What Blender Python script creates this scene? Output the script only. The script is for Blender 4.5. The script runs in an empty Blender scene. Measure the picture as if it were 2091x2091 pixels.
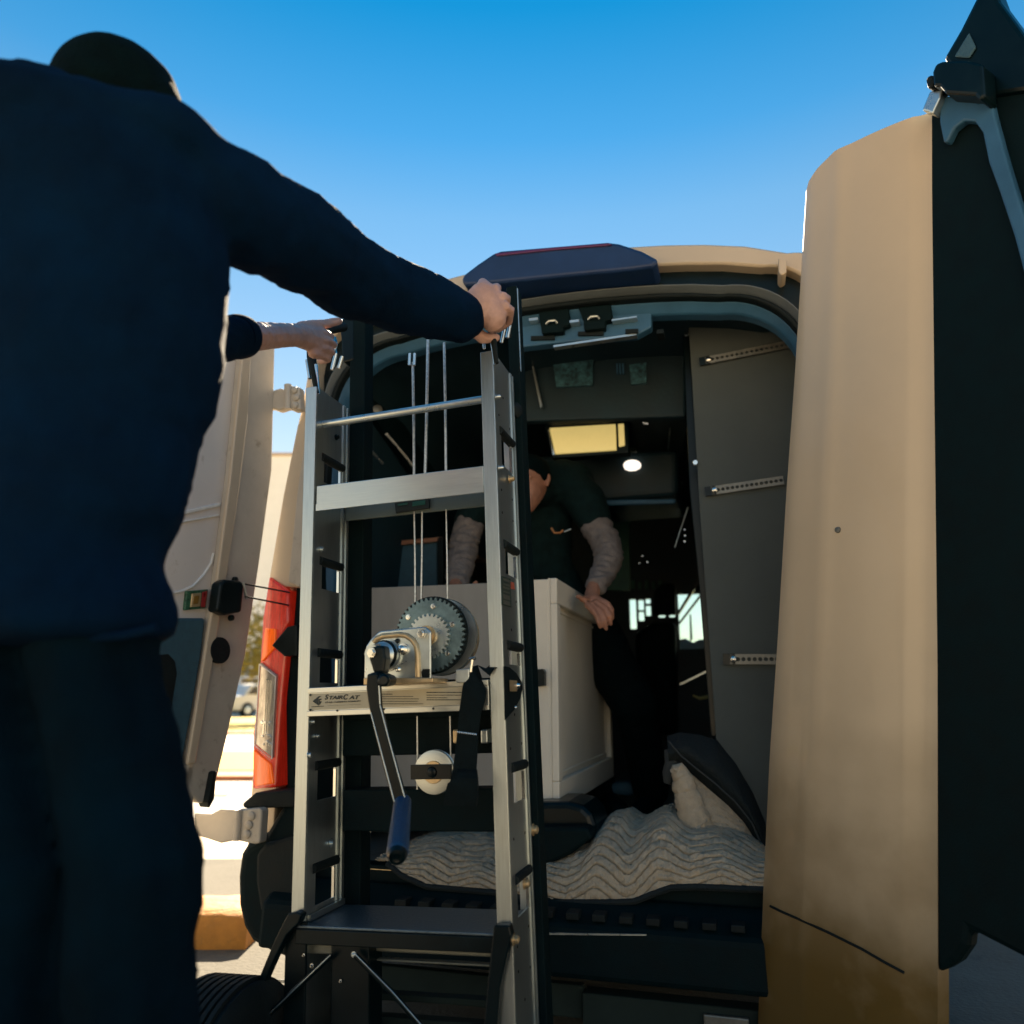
import bpy, bmesh, math, random
from mathutils import Vector, Matrix, noise
random.seed(7)
R = math.radians
scn = bpy.context.scene
col = scn.collection
# ------------------------------------------------------------------ camera
H = 0.95; FPX = 1600.0; PITCH = R(13.2)
cam = bpy.data.cameras.new('camera'); camo = bpy.data.objects.new('camera', cam); col.objects.link(camo)
camo.location = (0, 0, H); camo.rotation_euler = (R(90) + PITCH, 0, 0)
cam.sensor_width = 36; cam.lens = 36 * FPX / 2091; cam.clip_start = 0.02; cam.clip_end = 2000
cam.dof.use_dof = True; cam.dof.focus_distance = 1.95; cam.dof.aperture_fstop = 2.4
scn.camera = camo
# ------------------------------------------------------------------ world and sun
SUN_EL = R(33); SUN_AZ = R(-3)          # azimuth measured from +Y towards +X
w = bpy.data.worlds.new('World'); scn.world = w; w.use_nodes = True
nt = w.node_tree; nt.nodes.clear()
sky = nt.nodes.new('ShaderNodeTexSky'); sky.sky_type = 'NISHITA'; sky.sun_disc = False
sky.sun_elevation = SUN_EL; sky.sun_rotation = SUN_AZ
sky.air_density = 1.3; sky.dust_density = 0.0; sky.ozone_density = 3.0
hsv = nt.nodes.new('ShaderNodeHueSaturation'); hsv.inputs['Saturation'].default_value = 1.0
mul = nt.nodes.new('ShaderNodeMixRGB'); mul.blend_type = 'MULTIPLY'; mul.inputs[0].default_value = 1
wtc = nt.nodes.new('ShaderNodeTexCoord'); wsx = nt.nodes.new('ShaderNodeSeparateXYZ'); wcr = nt.nodes.new('ShaderNodeValToRGB')
nt.links.new(wtc.outputs['Generated'], wsx.inputs[0]); nt.links.new(wsx.outputs[2], wcr.inputs[0]); nt.links.new(wcr.outputs[0], mul.inputs[2])
for _ in range(3): wcr.color_ramp.elements.new(.5)          # clear-air colour by height above the horizon, same all the way round
for el_, (pos, c_) in zip(wcr.color_ramp.elements, ((0.0, (.80, .62, .52)), (.24, (.80, .60, .47)), (.553, (.375, .55, .545)), (.624, (.16, .485, .56)), (.72, (.02, .42, .53)))):
    el_.position = pos; el_.color = (*c_, 1)
bg = nt.nodes.new('ShaderNodeBackground'); bg.inputs[1].default_value = 0.05
out = nt.nodes.new('ShaderNodeOutputWorld')
nt.links.new(sky.outputs[0], hsv.inputs['Color']); nt.links.new(hsv.outputs[0], mul.inputs[1])
nt.links.new(mul.outputs[0], bg.inputs[0]); nt.links.new(bg.outputs[0], out.inputs[0])
sl = bpy.data.lights.new('sun', 'SUN'); sl.energy = 5.0; sl.angle = R(0.5); sl.color = (1, .82, .58)
so = bpy.data.objects.new('sun', sl); col.objects.link(so)
sd = Vector((math.sin(SUN_AZ) * math.cos(SUN_EL), math.cos(SUN_AZ) * math.cos(SUN_EL), math.sin(SUN_EL)))
so.rotation_euler = sd.to_track_quat('Z', 'Y').to_euler(); so.location = (0, 10, 12)
scn.view_settings.view_transform = 'Standard'; scn.view_settings.look = 'None'
scn.view_settings.exposure = 2.45; scn.view_settings.gamma = 1.0
scn.render.engine = 'CYCLES'

# ------------------------------------------------------------------ frames: a pixel of the photo is met with a real plane
def ray(px, py):
    x = (px - 1045.5) / FPX; v = (1045.5 - py) / FPX
    return Vector((x, math.cos(PITCH) - v * math.sin(PITCH), math.sin(PITCH) + v * math.cos(PITCH)))
CAM = Vector((0, 0, H))
class Frame:
    def __init__(s, o, yaw=0, roll=0):
        s.M = Matrix.Translation(o) @ Matrix.Rotation(R(yaw), 4, 'Z') @ Matrix.Rotation(R(roll), 4, 'Y')
        s.I = s.M.inverted(); s.c = s.I @ CAM
    def at(s, px, py, v=0.0, ax=1):
        d = s.I.to_3x3() @ ray(px, py)
        return s.c + d * ((v - s.c[ax]) / d[ax])
def W(px, py, Y):
    d = ray(px, py); return CAM + d * (Y / d.y)
def G(px, py, z=0.0):
    d = ray(px, py); return CAM + d * ((z - H) / d.z)
def rpx(px, p):                       # radius in metres of px pixels at world point p
    f = Vector((0, math.cos(PITCH), math.sin(PITCH)))
    return px * (p - CAM).dot(f) / FPX

# ------------------------------------------------------------------ materials
MATS = {}
def mat(name, c, rough=0.6, metal=0.0, var=0.12, scale=6.0, bump=0.0, bscale=60.0, stretch=None,
        emit=None, alpha=None, trans=0.0, coat=0.0, dirt=None, sheen=0.0, spec=0.5, low_blotch=None):
    if name in MATS: return MATS[name]
    m = bpy.data.materials.new(name); m.use_nodes = True; MATS[name] = m
    n = m.node_tree; b = n.nodes['Principled BSDF']
    b.inputs['Roughness'].default_value = rough; b.inputs['Metallic'].default_value = metal
    b.inputs['Coat Weight'].default_value = coat; b.inputs['Transmission Weight'].default_value = trans
    b.inputs['Specular IOR Level'].default_value = spec
    if sheen: b.inputs['Sheen Weight'].default_value = sheen
    tc = n.nodes.new('ShaderNodeTexCoord'); mp = n.nodes.new('ShaderNodeMapping')
    n.links.new(tc.outputs['Object'], mp.inputs[0])
    if stretch: mp.inputs['Scale'].default_value = stretch
    no = n.nodes.new('ShaderNodeTexNoise'); no.inputs['Scale'].default_value = scale; no.inputs['Detail'].default_value = 7
    no.inputs['Roughness'].default_value = .65
    n.links.new(mp.outputs[0], no.inputs[0])
    cr = n.nodes.new('ShaderNodeValToRGB')
    lo = [max(0, x * (1 - var)) for x in c]; hi = [min(1, x * (1 + var)) for x in c]
    cr.color_ramp.elements[0].color = (*lo, 1); cr.color_ramp.elements[1].color = (*hi, 1)
    cr.color_ramp.elements[0].position = .32; cr.color_ramp.elements[1].position = .68
    n.links.new(no.outputs[0], cr.inputs[0])
    src = cr.outputs[0]
    if dirt:
        d = n.nodes.new('ShaderNodeTexNoise'); d.inputs['Scale'].default_value = dirt[1]; d.inputs['Detail'].default_value = 10
        d.inputs['Roughness'].default_value = .75
        n.links.new(mp.outputs[0], d.inputs[0])
        r2 = n.nodes.new('ShaderNodeValToRGB'); r2.color_ramp.elements[0].position = dirt[2]; r2.color_ramp.elements[1].position = dirt[2] + .15
        n.links.new(d.outputs[0], r2.inputs[0])
        mx = n.nodes.new('ShaderNodeMixRGB'); n.links.new(r2.outputs[0], mx.inputs[0])
        n.links.new(src, mx.inputs[1]); mx.inputs[2].default_value = (*dirt[0], 1); src = mx.outputs[0]
    if low_blotch:                                   # blotchy second colour, stronger towards the bottom: (colour, z where it starts, z where it is full)
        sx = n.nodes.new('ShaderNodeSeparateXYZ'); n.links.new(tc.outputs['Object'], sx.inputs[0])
        mr = n.nodes.new('ShaderNodeMapRange'); mr.inputs[1].default_value = low_blotch[1]; mr.inputs[2].default_value = low_blotch[2]
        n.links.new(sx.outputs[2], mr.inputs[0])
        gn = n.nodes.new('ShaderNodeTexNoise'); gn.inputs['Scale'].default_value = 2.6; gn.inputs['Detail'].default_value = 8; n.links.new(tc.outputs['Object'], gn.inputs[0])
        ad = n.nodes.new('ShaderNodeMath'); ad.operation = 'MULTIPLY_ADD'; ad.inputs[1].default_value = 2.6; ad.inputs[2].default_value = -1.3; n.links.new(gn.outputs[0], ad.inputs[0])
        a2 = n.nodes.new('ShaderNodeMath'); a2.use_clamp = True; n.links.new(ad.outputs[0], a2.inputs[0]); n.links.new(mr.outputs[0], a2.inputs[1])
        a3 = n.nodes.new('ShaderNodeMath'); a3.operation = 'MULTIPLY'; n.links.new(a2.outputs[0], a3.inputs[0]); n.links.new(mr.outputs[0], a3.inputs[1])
        mg = n.nodes.new('ShaderNodeMixRGB'); n.links.new(a3.outputs[0], mg.inputs[0]); n.links.new(src, mg.inputs[1]); mg.inputs[2].default_value = (*low_blotch[0], 1); src = mg.outputs[0]
    n.links.new(src, b.inputs['Base Color'])
    rr = n.nodes.new('ShaderNodeMapRange'); rr.inputs[3].default_value = max(.02, rough - .12); rr.inputs[4].default_value = min(1, rough + .12)
    n.links.new(no.outputs[0], rr.inputs[0]); n.links.new(rr.outputs[0], b.inputs['Roughness'])
    if bump:
        n2 = n.nodes.new('ShaderNodeTexNoise'); n2.inputs['Scale'].default_value = bscale; n2.inputs['Detail'].default_value = 6
        n.links.new(mp.outputs[0], n2.inputs[0])
        bp = n.nodes.new('ShaderNodeBump'); bp.inputs['Strength'].default_value = bump; bp.inputs['Distance'].default_value = .01
        n.links.new(n2.outputs[0], bp.inputs['Height']); n.links.new(bp.outputs[0], b.inputs['Normal'])
    if emit:
        b.inputs['Emission Color'].default_value = (*emit[0], 1); b.inputs['Emission Strength'].default_value = emit[1]
    return m
PAINT = mat('van_paint', (.56, .46, .34), .38, var=.05, scale=3, bump=.03, bscale=8, coat=.25, dirt=((.46, .37, .27), 5, .6))
PAINTR = mat('right_door_paint', (.62, .48, .32), .40, var=.04, scale=3, bump=.03, bscale=8, coat=.15, low_blotch=((.13, .075, .014), 1.25, .35))
PAINT2 = mat('van_flange_paint', (.50, .45, .38), .5, var=.08, scale=9, bump=.05, bscale=30, dirt=((.24, .19, .14), 12, .58))
PAINTD = mat('door_shell_paint', (.68, .64, .61), .45, var=.05, scale=4, dirt=((.42, .36, .29), 8, .6))
BLUEGREY = mat('inner_steel_paint', (.03, .11, .20), .5, var=.15, scale=8)
TRIM = mat('blue_grey_trim', (.03, .09, .13), .65, var=.15, scale=40, bump=.25, bscale=400)
LINER = mat('dark_liner', (.004, .024, .036), .6, var=.25, scale=6, bump=.1, bscale=60)
BLACK = mat('black_plastic', (.0006, .008, .010), .65, var=.25, scale=20, bump=.15, bscale=300, spec=.12)
GLOSSB = mat('gloss_black_paint', (.0008, .007, .009), .32, var=.3, scale=15, dirt=((.006, .016, .018), 30, .64), spec=.25)
RUBBER = mat('black_rubber', (.003, .008, .009), .7, var=.3, scale=15, bump=.2, bscale=120, spec=.3)
ALU = mat('brushed_aluminium', (.52, .57, .57), .34, .95, var=.10, scale=14, bump=.05, bscale=60, stretch=(20, 20, 1.0), dirt=((.40, .38, .35), 30, .66))
ALUH = mat('crossbar_aluminium', (.60, .62, .58), .34, .95, var=.05, scale=14, bump=.05, bscale=50, stretch=(1, 20, 20), dirt=((.46, .43, .38), 24, .66))
ZINC = mat('zinc_plate', (.58, .64, .64), .30, .85, var=.10, scale=25, dirt=((.42, .42, .38), 30, .66))
CHROME = mat('bright_steel', (.80, .80, .76), .2, 1.0, var=.08, scale=30)
DGEAR = mat('dark_zinc_gear', (.16, .24, .27), .32, .75, var=.3, scale=35)
BRASS = mat('yellow_zinc', (.62, .46, .26), .35, .6, var=.2, scale=30)
CABLE = mat('steel_cable', (.50, .52, .52), .4, 1.0, var=.3, scale=200)
LABEL = mat('cream_label', (.52, .47, .34), .55, var=.08, scale=20, dirt=((.40, .35, .26), 18, .60))
INK = mat('black_ink', (.02, .03, .03), .6, var=.05)
REDINK = mat('red_ink', (.45, .10, .06), .6, var=.05)
WEB = mat('black_webbing', (.004, .010, .012), .85, var=.3, scale=80, bump=.5, bscale=500, spec=.15)
GREYP = mat('grey_board', (.068, .082, .080), .8, var=.10, scale=5, bump=.1, bscale=300)
STRAPM = mat('galvanised_strap', (.20, .20, .18), .5, .7, var=.2, scale=30)
CAB = mat('cabinet_front_paint', (.70, .66, .57), .5, var=.05, scale=5, bump=.03, bscale=200)
CABB = mat('cabinet_grey_back', (.24, .24, .23), .55, var=.15, scale=5, stretch=(1, 1, .25))
FLOORM = mat('load_floor', (.30, .29, .26), .7, var=.15, scale=8, bump=.1, bscale=120, dirt=((.15, .15, .13), 9, .58))
SKIN = mat('skin', (.52, .31, .25), .5, var=.16, scale=28, bump=.25, bscale=110)
SKIN2 = mat('ruddy_skin', (.36, .17, .11), .55, var=.2, scale=25, bump=.2, bscale=110)
JACKET = mat('navy_jacket', (.0007, .011, .032), .9, var=.3, scale=7, bump=.3, bscale=260, spec=.06)
TROUS = mat('dark_trousers', (.0004, .007, .014), .9, var=.35, scale=7, bump=.3, bscale=260, spec=.06)
BEANIE = mat('black_beanie', (.001, .006, .007), .9, var=.3, scale=30, bump=.5, bscale=180, spec=.06)
HOODIE = mat('dark_green_sweatshirt', (.005, .016, .017), .9, var=.3, scale=25, bump=.3, bscale=200, spec=.1)
SLEEVE = mat('grey_brown_sleeve', (.19, .165, .155), .9, var=.25, scale=35, bump=.6, bscale=150)
DARKP = mat('black_work_trousers', (.0015, .006, .007), .9, var=.3, scale=20, bump=.2, bscale=100, spec=.1)
RED = mat('red_lens', (.50, .02, .012), .18, var=.45, scale=18, stretch=(9, 9, 1), coat=.8, bump=.2, bscale=60, emit=((.8, .03, .01), .03))
ORANGE = mat('amber_red_lens', (.85, .12, .01), .18, var=.2, scale=18, stretch=(8, 8, 1), coat=.6, emit=((1, .14, .0), .06))
CLEAR = mat('clear_lens', (.42, .40, .36), .15, .5, var=.4, scale=30, stretch=(4, 4, 1), coat=.7)
PURPLE = mat('brake_light_lens', (.10, .02, .09), .25, var=.1)
QUILT = mat('quilted_blanket', (.46, .38, .28), .95, var=.14, scale=30, bump=.6, bscale=220)
BACKING = mat('blanket_black_backing', (.003, .009, .011), .85, var=.3, scale=30, bump=.4, bscale=150)
WOOD = mat('brown_wood', (.30, .14, .08), .6, var=.2, scale=8, stretch=(1, 6, 6))
GLOWPANE = mat('yellow_reflection_glow', (.6, .5, .25), .5, var=.08, scale=5, emit=((.80, .60, .20), .12))
LAMP = mat('dome_lamp', (.9, .8, .7), .4, emit=((1, .88, .74), .28))
GREENL = mat('green_panel', (.02, .12, .09), .5, var=.2, scale=10)
GLASS = mat('window_glass', (.55, .76, .80), .03, var=.0, trans=1.0)
CONC = mat('concrete', (.44, .37, .27), .85, var=.14, scale=1.2, bump=.35, bscale=25, dirt=((.30, .26, .20), 2.2, .55))
ROADSHADE = mat('road_shade_tone', (.26, .25, .23), .9, var=.12, scale=2, bump=.3, bscale=40)
CURBY = mat('yellow_curb_paint', (.42, .18, .028), .8, var=.25, scale=6, bump=.8, bscale=22, dirt=((.14, .10, .05), 10, .56))
CURBR = mat('orange_curb', (.55, .20, .09), .85, var=.15, scale=5)
GRASS = mat('dry_grass', (.46, .34, .05), .95, var=.3, scale=2, bump=.8, bscale=12)
WALLW = mat('pale_render', (.86, .88, .88), .9, var=.04, scale=1)
COPING = mat('beige_coping', (.45, .33, .22), .8)
LEAF = mat('yellow_green_leaf', (.19, .17, .04), .7, var=.4, scale=3)
BARK = mat('bark', (.16, .10, .06), .9, var=.3, scale=8)
CARW = mat('white_car_paint', (.75, .75, .73), .25, var=.03, coat=.6)
CARG = mat('car_glass', (.03, .035, .04), .08)
MOTTLE = mat('mottled_blue', (.035, .11, .14), .45, var=.9, scale=40)

# ------------------------------------------------------------------ mesh helpers
class MB:
    def __init__(s): s.bm = bmesh.new()
    def box(s, a, b):
        a = Vector(a); b = Vector(b)
        v = [s.bm.verts.new((x, y, z)) for z in (a.z, b.z) for y in (a.y, b.y) for x in (a.x, b.x)]
        for f in ((0, 2, 3, 1), (4, 5, 7, 6), (0, 1, 5, 4), (2, 6, 7, 3), (0, 4, 6, 2), (1, 3, 7, 5)):
            s.bm.faces.new([v[i] for i in f])
        return s
    def prism(s, front, back):                       # two matching point loops
        n = len(front)
        f = [s.bm.verts.new(p) for p in front]; b = [s.bm.verts.new(p) for p in back]
        s.bm.faces.new(f); s.bm.faces.new(list(reversed(b)))
        for i in range(n):
            j = (i + 1) % n; s.bm.faces.new((f[j], f[i], b[i], b[j]))
        return s
    def poly(s, F, pts, y0, y1):                     # outline traced at plane local y=y0, real thickness to y1
        fr = [F.at(px, py, y0) for px, py in pts]
        return s.prism(fr, [Vector((p.x, y1, p.z)) for p in fr])
    def xz(s, pts, y0, y1):
        return s.prism([Vector((x, y0, z)) for x, z in pts], [Vector((x, y1, z)) for x, z in pts])
    def rod(s, a, b, r, r2=None, n=12, caps=True):
        a = Vector(a); b = Vector(b); r2 = r if r2 is None else r2
        q = (b - a).to_track_quat('Z', 'Y').to_matrix()
        A = []; B = []
        for i in range(n):
            t = 2 * math.pi * i / n; d = q @ Vector((math.cos(t), math.sin(t), 0))
            A.append(s.bm.verts.new(a + d * r)); B.append(s.bm.verts.new(b + d * r2))
        for i in range(n):
            j = (i + 1) % n; s.bm.faces.new((A[i], A[j], B[j], B[i]))
        if caps: s.bm.faces.new(list(reversed(A))); s.bm.faces.new(B)
        return s
    def tube(s, pts, r, n=8):
        pts = [Vector(p) for p in pts]; rings = []
        up = Vector((0, 0, 1)) if abs((pts[1] - pts[0]).normalized().z) < .9 else Vector((0, 1, 0))
        for i, p in enumerate(pts):
            t = (pts[min(i + 1, len(pts) - 1)] - pts[max(i - 1, 0)]).normalized()
            x = t.cross(up).normalized(); y = x.cross(t)
            rr = r[i] if isinstance(r, (list, tuple)) else r
            rings.append([s.bm.verts.new(p + (x * math.cos(a) + y * math.sin(a)) * rr) for a in [2 * math.pi * k / n for k in range(n)]])
        for a, b in zip(rings, rings[1:]):
            for i in range(n):
                j = (i + 1) % n; s.bm.faces.new((a[i], a[j], b[j], b[i]))
        s.bm.faces.new(list(reversed(rings[0]))); s.bm.faces.new(rings[-1])
        return s
    def lathe(s, c, axis, prof, n=32):               # prof: (along, radius)
        c = Vector(c); q = Vector(axis).to_track_quat('Z', 'Y').to_matrix(); rings = []
        for h, r in prof:
            rings.append([s.bm.verts.new(c + q @ Vector((math.cos(2 * math.pi * k / n) * r, math.sin(2 * math.pi * k / n) * r, h))) for k in range(n)])
        for a, b in zip(rings, rings[1:]):
            for i in range(n):
                j = (i + 1) % n; s.bm.faces.new((a[i], a[j], b[j], b[i]))
        s.bm.faces.new(list(reversed(rings[0]))); s.bm.faces.new(rings[-1])
        return s
    def capsule(s, p, rp, q, rq, seg=2):             # hull of two ellipsoids: tapered limb
        t = bmesh.new()
        for c, r in ((p, rp), (q, rq)):
            if not isinstance(r, (tuple, list)): r = (r, r, r)
            g = bmesh.ops.create_icosphere(t, subdivisions=seg, radius=1)
            for v in g['verts']: v.co = Vector((v.co.x * r[0], v.co.y * r[1], v.co.z * r[2])) + Vector(c)
        h = bmesh.ops.convex_hull(t, input=t.verts)
        bmesh.ops.delete(t, geom=[g for g in h['geom_interior'] + h['geom_unused'] if isinstance(g, bmesh.types.BMVert)], context='VERTS')
        me = bpy.data.meshes.new('t'); t.to_mesh(me); t.free(); s.bm.from_mesh(me); bpy.data.meshes.remove(me)
        return s
    def build(s, name, m, parent=None, smooth=False, bevel=0.0, segs=2):
        bm = s.bm
        bmesh.ops.recalc_face_normals(bm, faces=bm.faces)
        me = bpy.data.meshes.new(name); bm.to_mesh(me); bm.free()
        o = bpy.data.objects.new(name, me); col.objects.link(o); me.materials.append(m)
        if parent: o.parent = parent
        if smooth:
            for p in me.polygons: p.use_smooth = True
            me.set_sharp_from_angle(angle=R(40))
        if bevel:
            md = o.modifiers.new('bevel', 'BEVEL'); md.width = bevel; md.segments = segs; md.limit_method = 'ANGLE'; md.angle_limit = R(35)
        return o
def tag(o, label=None, cat=None, group=None, kind=None):
    if label: o['label'] = label
    if cat: o['category'] = cat
    if group: o['group'] = group
    if kind: o['kind'] = kind
    return o
def empty(name, M, label, cat, group=None):
    o = bpy.data.objects.new(name, None); col.objects.link(o); o.matrix_world = M; o.empty_display_size = .1
    return tag(o, label, cat, group)
def remesh(mb, name, m, parent, voxel, smooth=4, disp=None, seed=0.0):
    o = mb.build(name, m, None)
    md = o.modifiers.new('r', 'REMESH'); md.mode = 'VOXEL'; md.voxel_size = voxel
    ms = o.modifiers.new('s', 'SMOOTH'); ms.factor = .5; ms.iterations = smooth
    dg = bpy.context.evaluated_depsgraph_get(); ev = o.evaluated_get(dg)
    me = bpy.data.meshes.new_from_object(ev); old = o.data; o.modifiers.clear(); o.data = me; bpy.data.meshes.remove(old)
    me.name = name
    if disp:
        amp, sc, fn = disp
        nrm = [v.normal.copy() for v in me.vertices]
        for v, nn in zip(me.vertices, nrm):
            v.co += nn * (fn(v.co) if fn else amp * (noise.noise(v.co * sc + Vector((seed, 0, 0))) + .5 * noise.noise(v.co * sc * 2.1)))
    for p in me.polygons: p.use_smooth = True
    me.materials.clear(); me.materials.append(m)
    if parent: o.parent = parent
    return o
def bolt(F, px, py, y, r, parent, m=None, name='bolt', out=.006):
    c = F.at(px, py, y)
    return MB().lathe(c, (0, -1, 0), [(0, r * 1.5), (.0015, r * 1.5), (.0016, r), (out * .7, r), (out, r * .6)], 12).build(name, m or ZINC, parent, smooth=True)

# ================================================================== GROUND AND FAR SCENE
I4 = Matrix.Identity(4)
def sheet(name, pts, z, m, kind='structure', thick=None):
    b = MB()
    b.prism([Vector((x, y, z)) for x, y in pts], [Vector((x, y, z - (thick or .05))) for x, y in pts])
    return tag(b.build(name, m), kind=kind)
sheet('ground', [(-400, -300), (400, -300), (400, 600), (-400, 600)], 0, CONC)
def band(name, ya, yb, z, m, kind='structure', thick=.05):      # ground strip between two photo heights, along the car park
    A = G(500, ya); B = G(500, yb)
    return sheet(name, [(-60, A.y + 1.2), (60, A.y - 1.2), (60, B.y - 1.2), (-60, B.y + 1.2)], z, m, kind, thick)
# raised islands with turf on top and an orange kerb along them
def island(ya, yb, mk):
    A = G(520, ya, .15); B = G(520, yb, .15)
    y0, y1 = A.y, B.y
    k = MB(); k.box((-60, y0, -.02), (40, y0 + .28 + y0 * .035, .05)); mk(k, 'kerb')
    sheet('grass_strip', [(-60, y0 + .28 + y0 * .035), (40, y0 + .28 + y0 * .035), (40, y1), (-60, y1)], .06, GRASS, 'stuff', .07)
island(1566, 1522, lambda k, n: tag(k.build('kerb', CURBR), kind='structure'))
island(1487, 1459, lambda k, n: tag(k.build('kerb', CURBR), kind='structure'))
sheet('ground_shade_sheet', [(-14, G(420, 1755).y - .6), (-14, -1.2), (30, -3), (30, 7.5), (2.6, 5.4), (-1.6, G(420, 1755).y)], .005, mat('shade_toned_asphalt', (.105, .10, .088), .95, var=.22, scale=1.6, bump=.5, bscale=70, spec=.15, dirt=((.06, .062, .06), 3.0, .56)), thick=.004)  # near ground shade put in as a darker-coloured sheet
for (x0, y0, x1, y1) in ((-2.6, 3.02, -.2, 2.94), (-4, 4.2, -1.1, 4.05)):
    crk = MB(); pts = []
    for k in range(22):
        t = k / 21; pts.append(Vector((x0 + (x1 - x0) * t, y0 + (y1 - y0) * t + .03 * noise.noise(Vector((k * .9, y0, 0))), .0105)))
    for p_, q_ in zip(pts, pts[1:]): crk.prism([p_, q_, q_ + Vector((0, .006, 0)), p_ + Vector((0, .006, 0))], [v_ - Vector((0, 0, .003)) for v_ in (p_, q_, q_ + Vector((0, .006, 0)), p_ + Vector((0, .006, 0)))])
    tag(crk.build('pavement_crack', RUBBER), kind='structure')
# yellow concrete kerb block beside the bumper
a = G(352, 1938); b_ = G(520, 1930)
MBk = MB()
kx0, kx1, ky0, ky1 = -3.2, -1.02, 3.30, 3.66
bm = MBk.bm
nx, ny = 44, 8
def kerbv(u, v):
    x = kx0 + (kx1 - kx0) * u; y = ky0 + .0 + (ky1 - ky0) * v
    return x, y
prof = [(0, -.02), (.0, .06), (.012, .10), (.035, .122), (.12, .13), (.24, .13), (.335, .12), (.36, .09), (.36, -.02)]
rings = []
for i in range(nx + 1):
    x = kx0 + (kx1 - kx0) * i / nx; ring = []
    end = 1 if i < nx else 0
    for (dy, z) in prof:
        nn = noise.noise(Vector((x * 9, dy * 14, z * 18))) * .010
        ring.append(bm.verts.new((x + nn, ky0 + dy + nn, z + nn * .6 - (0 if end else .02))))
    rings.append(ring)
for p, q in zip(rings, rings[1:]):
    for k in range(len(prof) - 1): bm.faces.new((p[k], p[k + 1], q[k + 1], q[k]))
bm.faces.new(rings[0]); bm.faces.new(list(reversed(rings[-1])))
tag(MBk.build('parking_kerb', CURBY, smooth=True), 'worn yellow painted concrete kerb block on the ground beside the bumper corner', 'kerb')

# far pale building, trees and cars
def building():
    Y = 62.0
    p0 = W(480, 925, Y); ztop = p0.z
    e = empty('building', Matrix.Translation((p0.x, Y, 0)), 'tall pale rendered building with a beige coping far beyond the car park', 'building')
    MB().box((-3, 0, 0), (9, 14, ztop - .25)).build('wall', WALLW, e)
    MB().box((-3.1, -.15, ztop - .25), (9.1, 14.1, ztop)).build('coping', COPING, e, bevel=.04)
    for r_ in range(4):
        for c_ in range(3):
            x = -2.7 + c_ * 1.0; z = 2.2 + r_ * 4
            f = MB().box((x, -.06, z), (x + .7, .05, z + 1.6)).build('window', COPING, e)
            MB().box((x + .07, -.09, z + .07), (x + .63, -.05, z + 1.53)).build('pane', CARG, f)
building()
def tree(base, hgt, rad, label, seed, nl=2600, zc=None):
    rnd = random.Random(seed)
    e = empty('tree', Matrix.Translation(base), label, 'tree')
    t = MB(); t.tube([(0, 0, 0), (.05, 0, hgt * .25), (-.05, .03, hgt * .5), (.05, 0, hgt * .75)], [.16, .13, .09, .04])
    t.build('trunk', BARK, e, smooth=True)
    l = MB()
    for k in range(14):
        a = rnd.uniform(0, 6.28); z0 = hgt * rnd.uniform(.2, .6); L = rad * rnd.uniform(.6, 1)
        l.tube([(0, 0, z0), (math.cos(a) * L * .5, math.sin(a) * L * .5, z0 + L * .3), (math.cos(a) * L, math.sin(a) * L, z0 + L * .45)], [.06, .035, .012], 5)
    l.build('branches', BARK, e)
    c = MB(); cl = [(Vector((rnd.gauss(0, rad * .5), rnd.gauss(0, rad * .5), hgt * rnd.uniform(.45, 1.0))), rnd.uniform(.25, .5) * rad) for _ in range(26)]
    for k in range(nl):
        ce, rr = rnd.choice(cl); p = ce + Vector((rnd.gauss(0, .5), rnd.gauss(0, .5), rnd.gauss(0, .35))) * rr
        s_ = rnd.uniform(.05, .13); u = Vector((rnd.uniform(-1, 1), rnd.uniform(-1, 1), rnd.uniform(-1, 1))).normalized(); v = u.orthogonal().normalized()
        c.bm.faces.new([c.bm.verts.new(p + u * s_), c.bm.verts.new(p + v * s_ * .5), c.bm.verts.new(p - u * s_), c.bm.verts.new(p - v * s_ * .5)])
    c.build('crown', LEAF, e)
g0 = G(585, 1478); tree((g0.x, g0.y, 0), 3.6, 1.9, 'low spreading yellow green tree growing from the near grass strip', 3)
tree((W(520, 1400, 50).x, 50, 0), 3.9, 2.8, 'bushy yellow green tree standing behind the parked cars', 5)
def car(cx, cy, label, yaw, van=False):
    e = empty('parked_car', Matrix.Translation((cx, cy, 0)) @ Matrix.Rotation(R(yaw), 4, 'Z'), label, 'car', 'white cars parked beyond the grass strip')
    hb = .95 if not van else 1.25; ht = 1.5 if not van else 2.1
    prof = [(-2.2, .3), (-2.25, .7), (-2.1, hb), (-1.6, hb + .04), (-1.2, ht - .08), (-.8, ht), (.6, ht), (1.0, ht - .12), (1.55, hb + .02), (2.15, hb - .12), (2.25, .6), (2.2, .3)]
    MB().xz(prof, -.88, .88).build('body', CARW, e, bevel=.09, segs=3)
    MB().xz([(-1.45, hb + .06), (-1.12, ht - .16), (-.25, ht - .12), (-.25, hb + .06)], -.89, -.87).build('window', CARG, e)
    MB().xz([(-.18, hb + .06), (-.18, ht - .12), (.62, ht - .12), (1.3, hb + .06)], -.89, -.87).build('window', CARG, e)
    for x in (-1.4, 1.4):
        for y in (-.84, .84):
            wv = MB().lathe((x, y - .1, .33), (0, 1, 0), [(0, .20), (.0, .33), (.2, .33), (.2, .2)], 20).build('wheel', RUBBER, e, smooth=True)
            MB().lathe((x, y - .12, .33), (0, 1, 0), [(0, .06), (.02, .19), (.23, .19)], 14).build('rim', ZINC, wv, smooth=True)
    MB().box((-2.27, -.7, .62), (-2.2, -.45, .78)).build('tail_light', RED, e)
    MB().box((-2.27, .45, .62), (-2.2, .7, .78)).build('tail_light', RED, e)
c1 = G(520, 1466); car(c1.x - .6, c1.y + 2, 'white parked car just beyond the grass strip, nearer of the two cars', 62)
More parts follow.
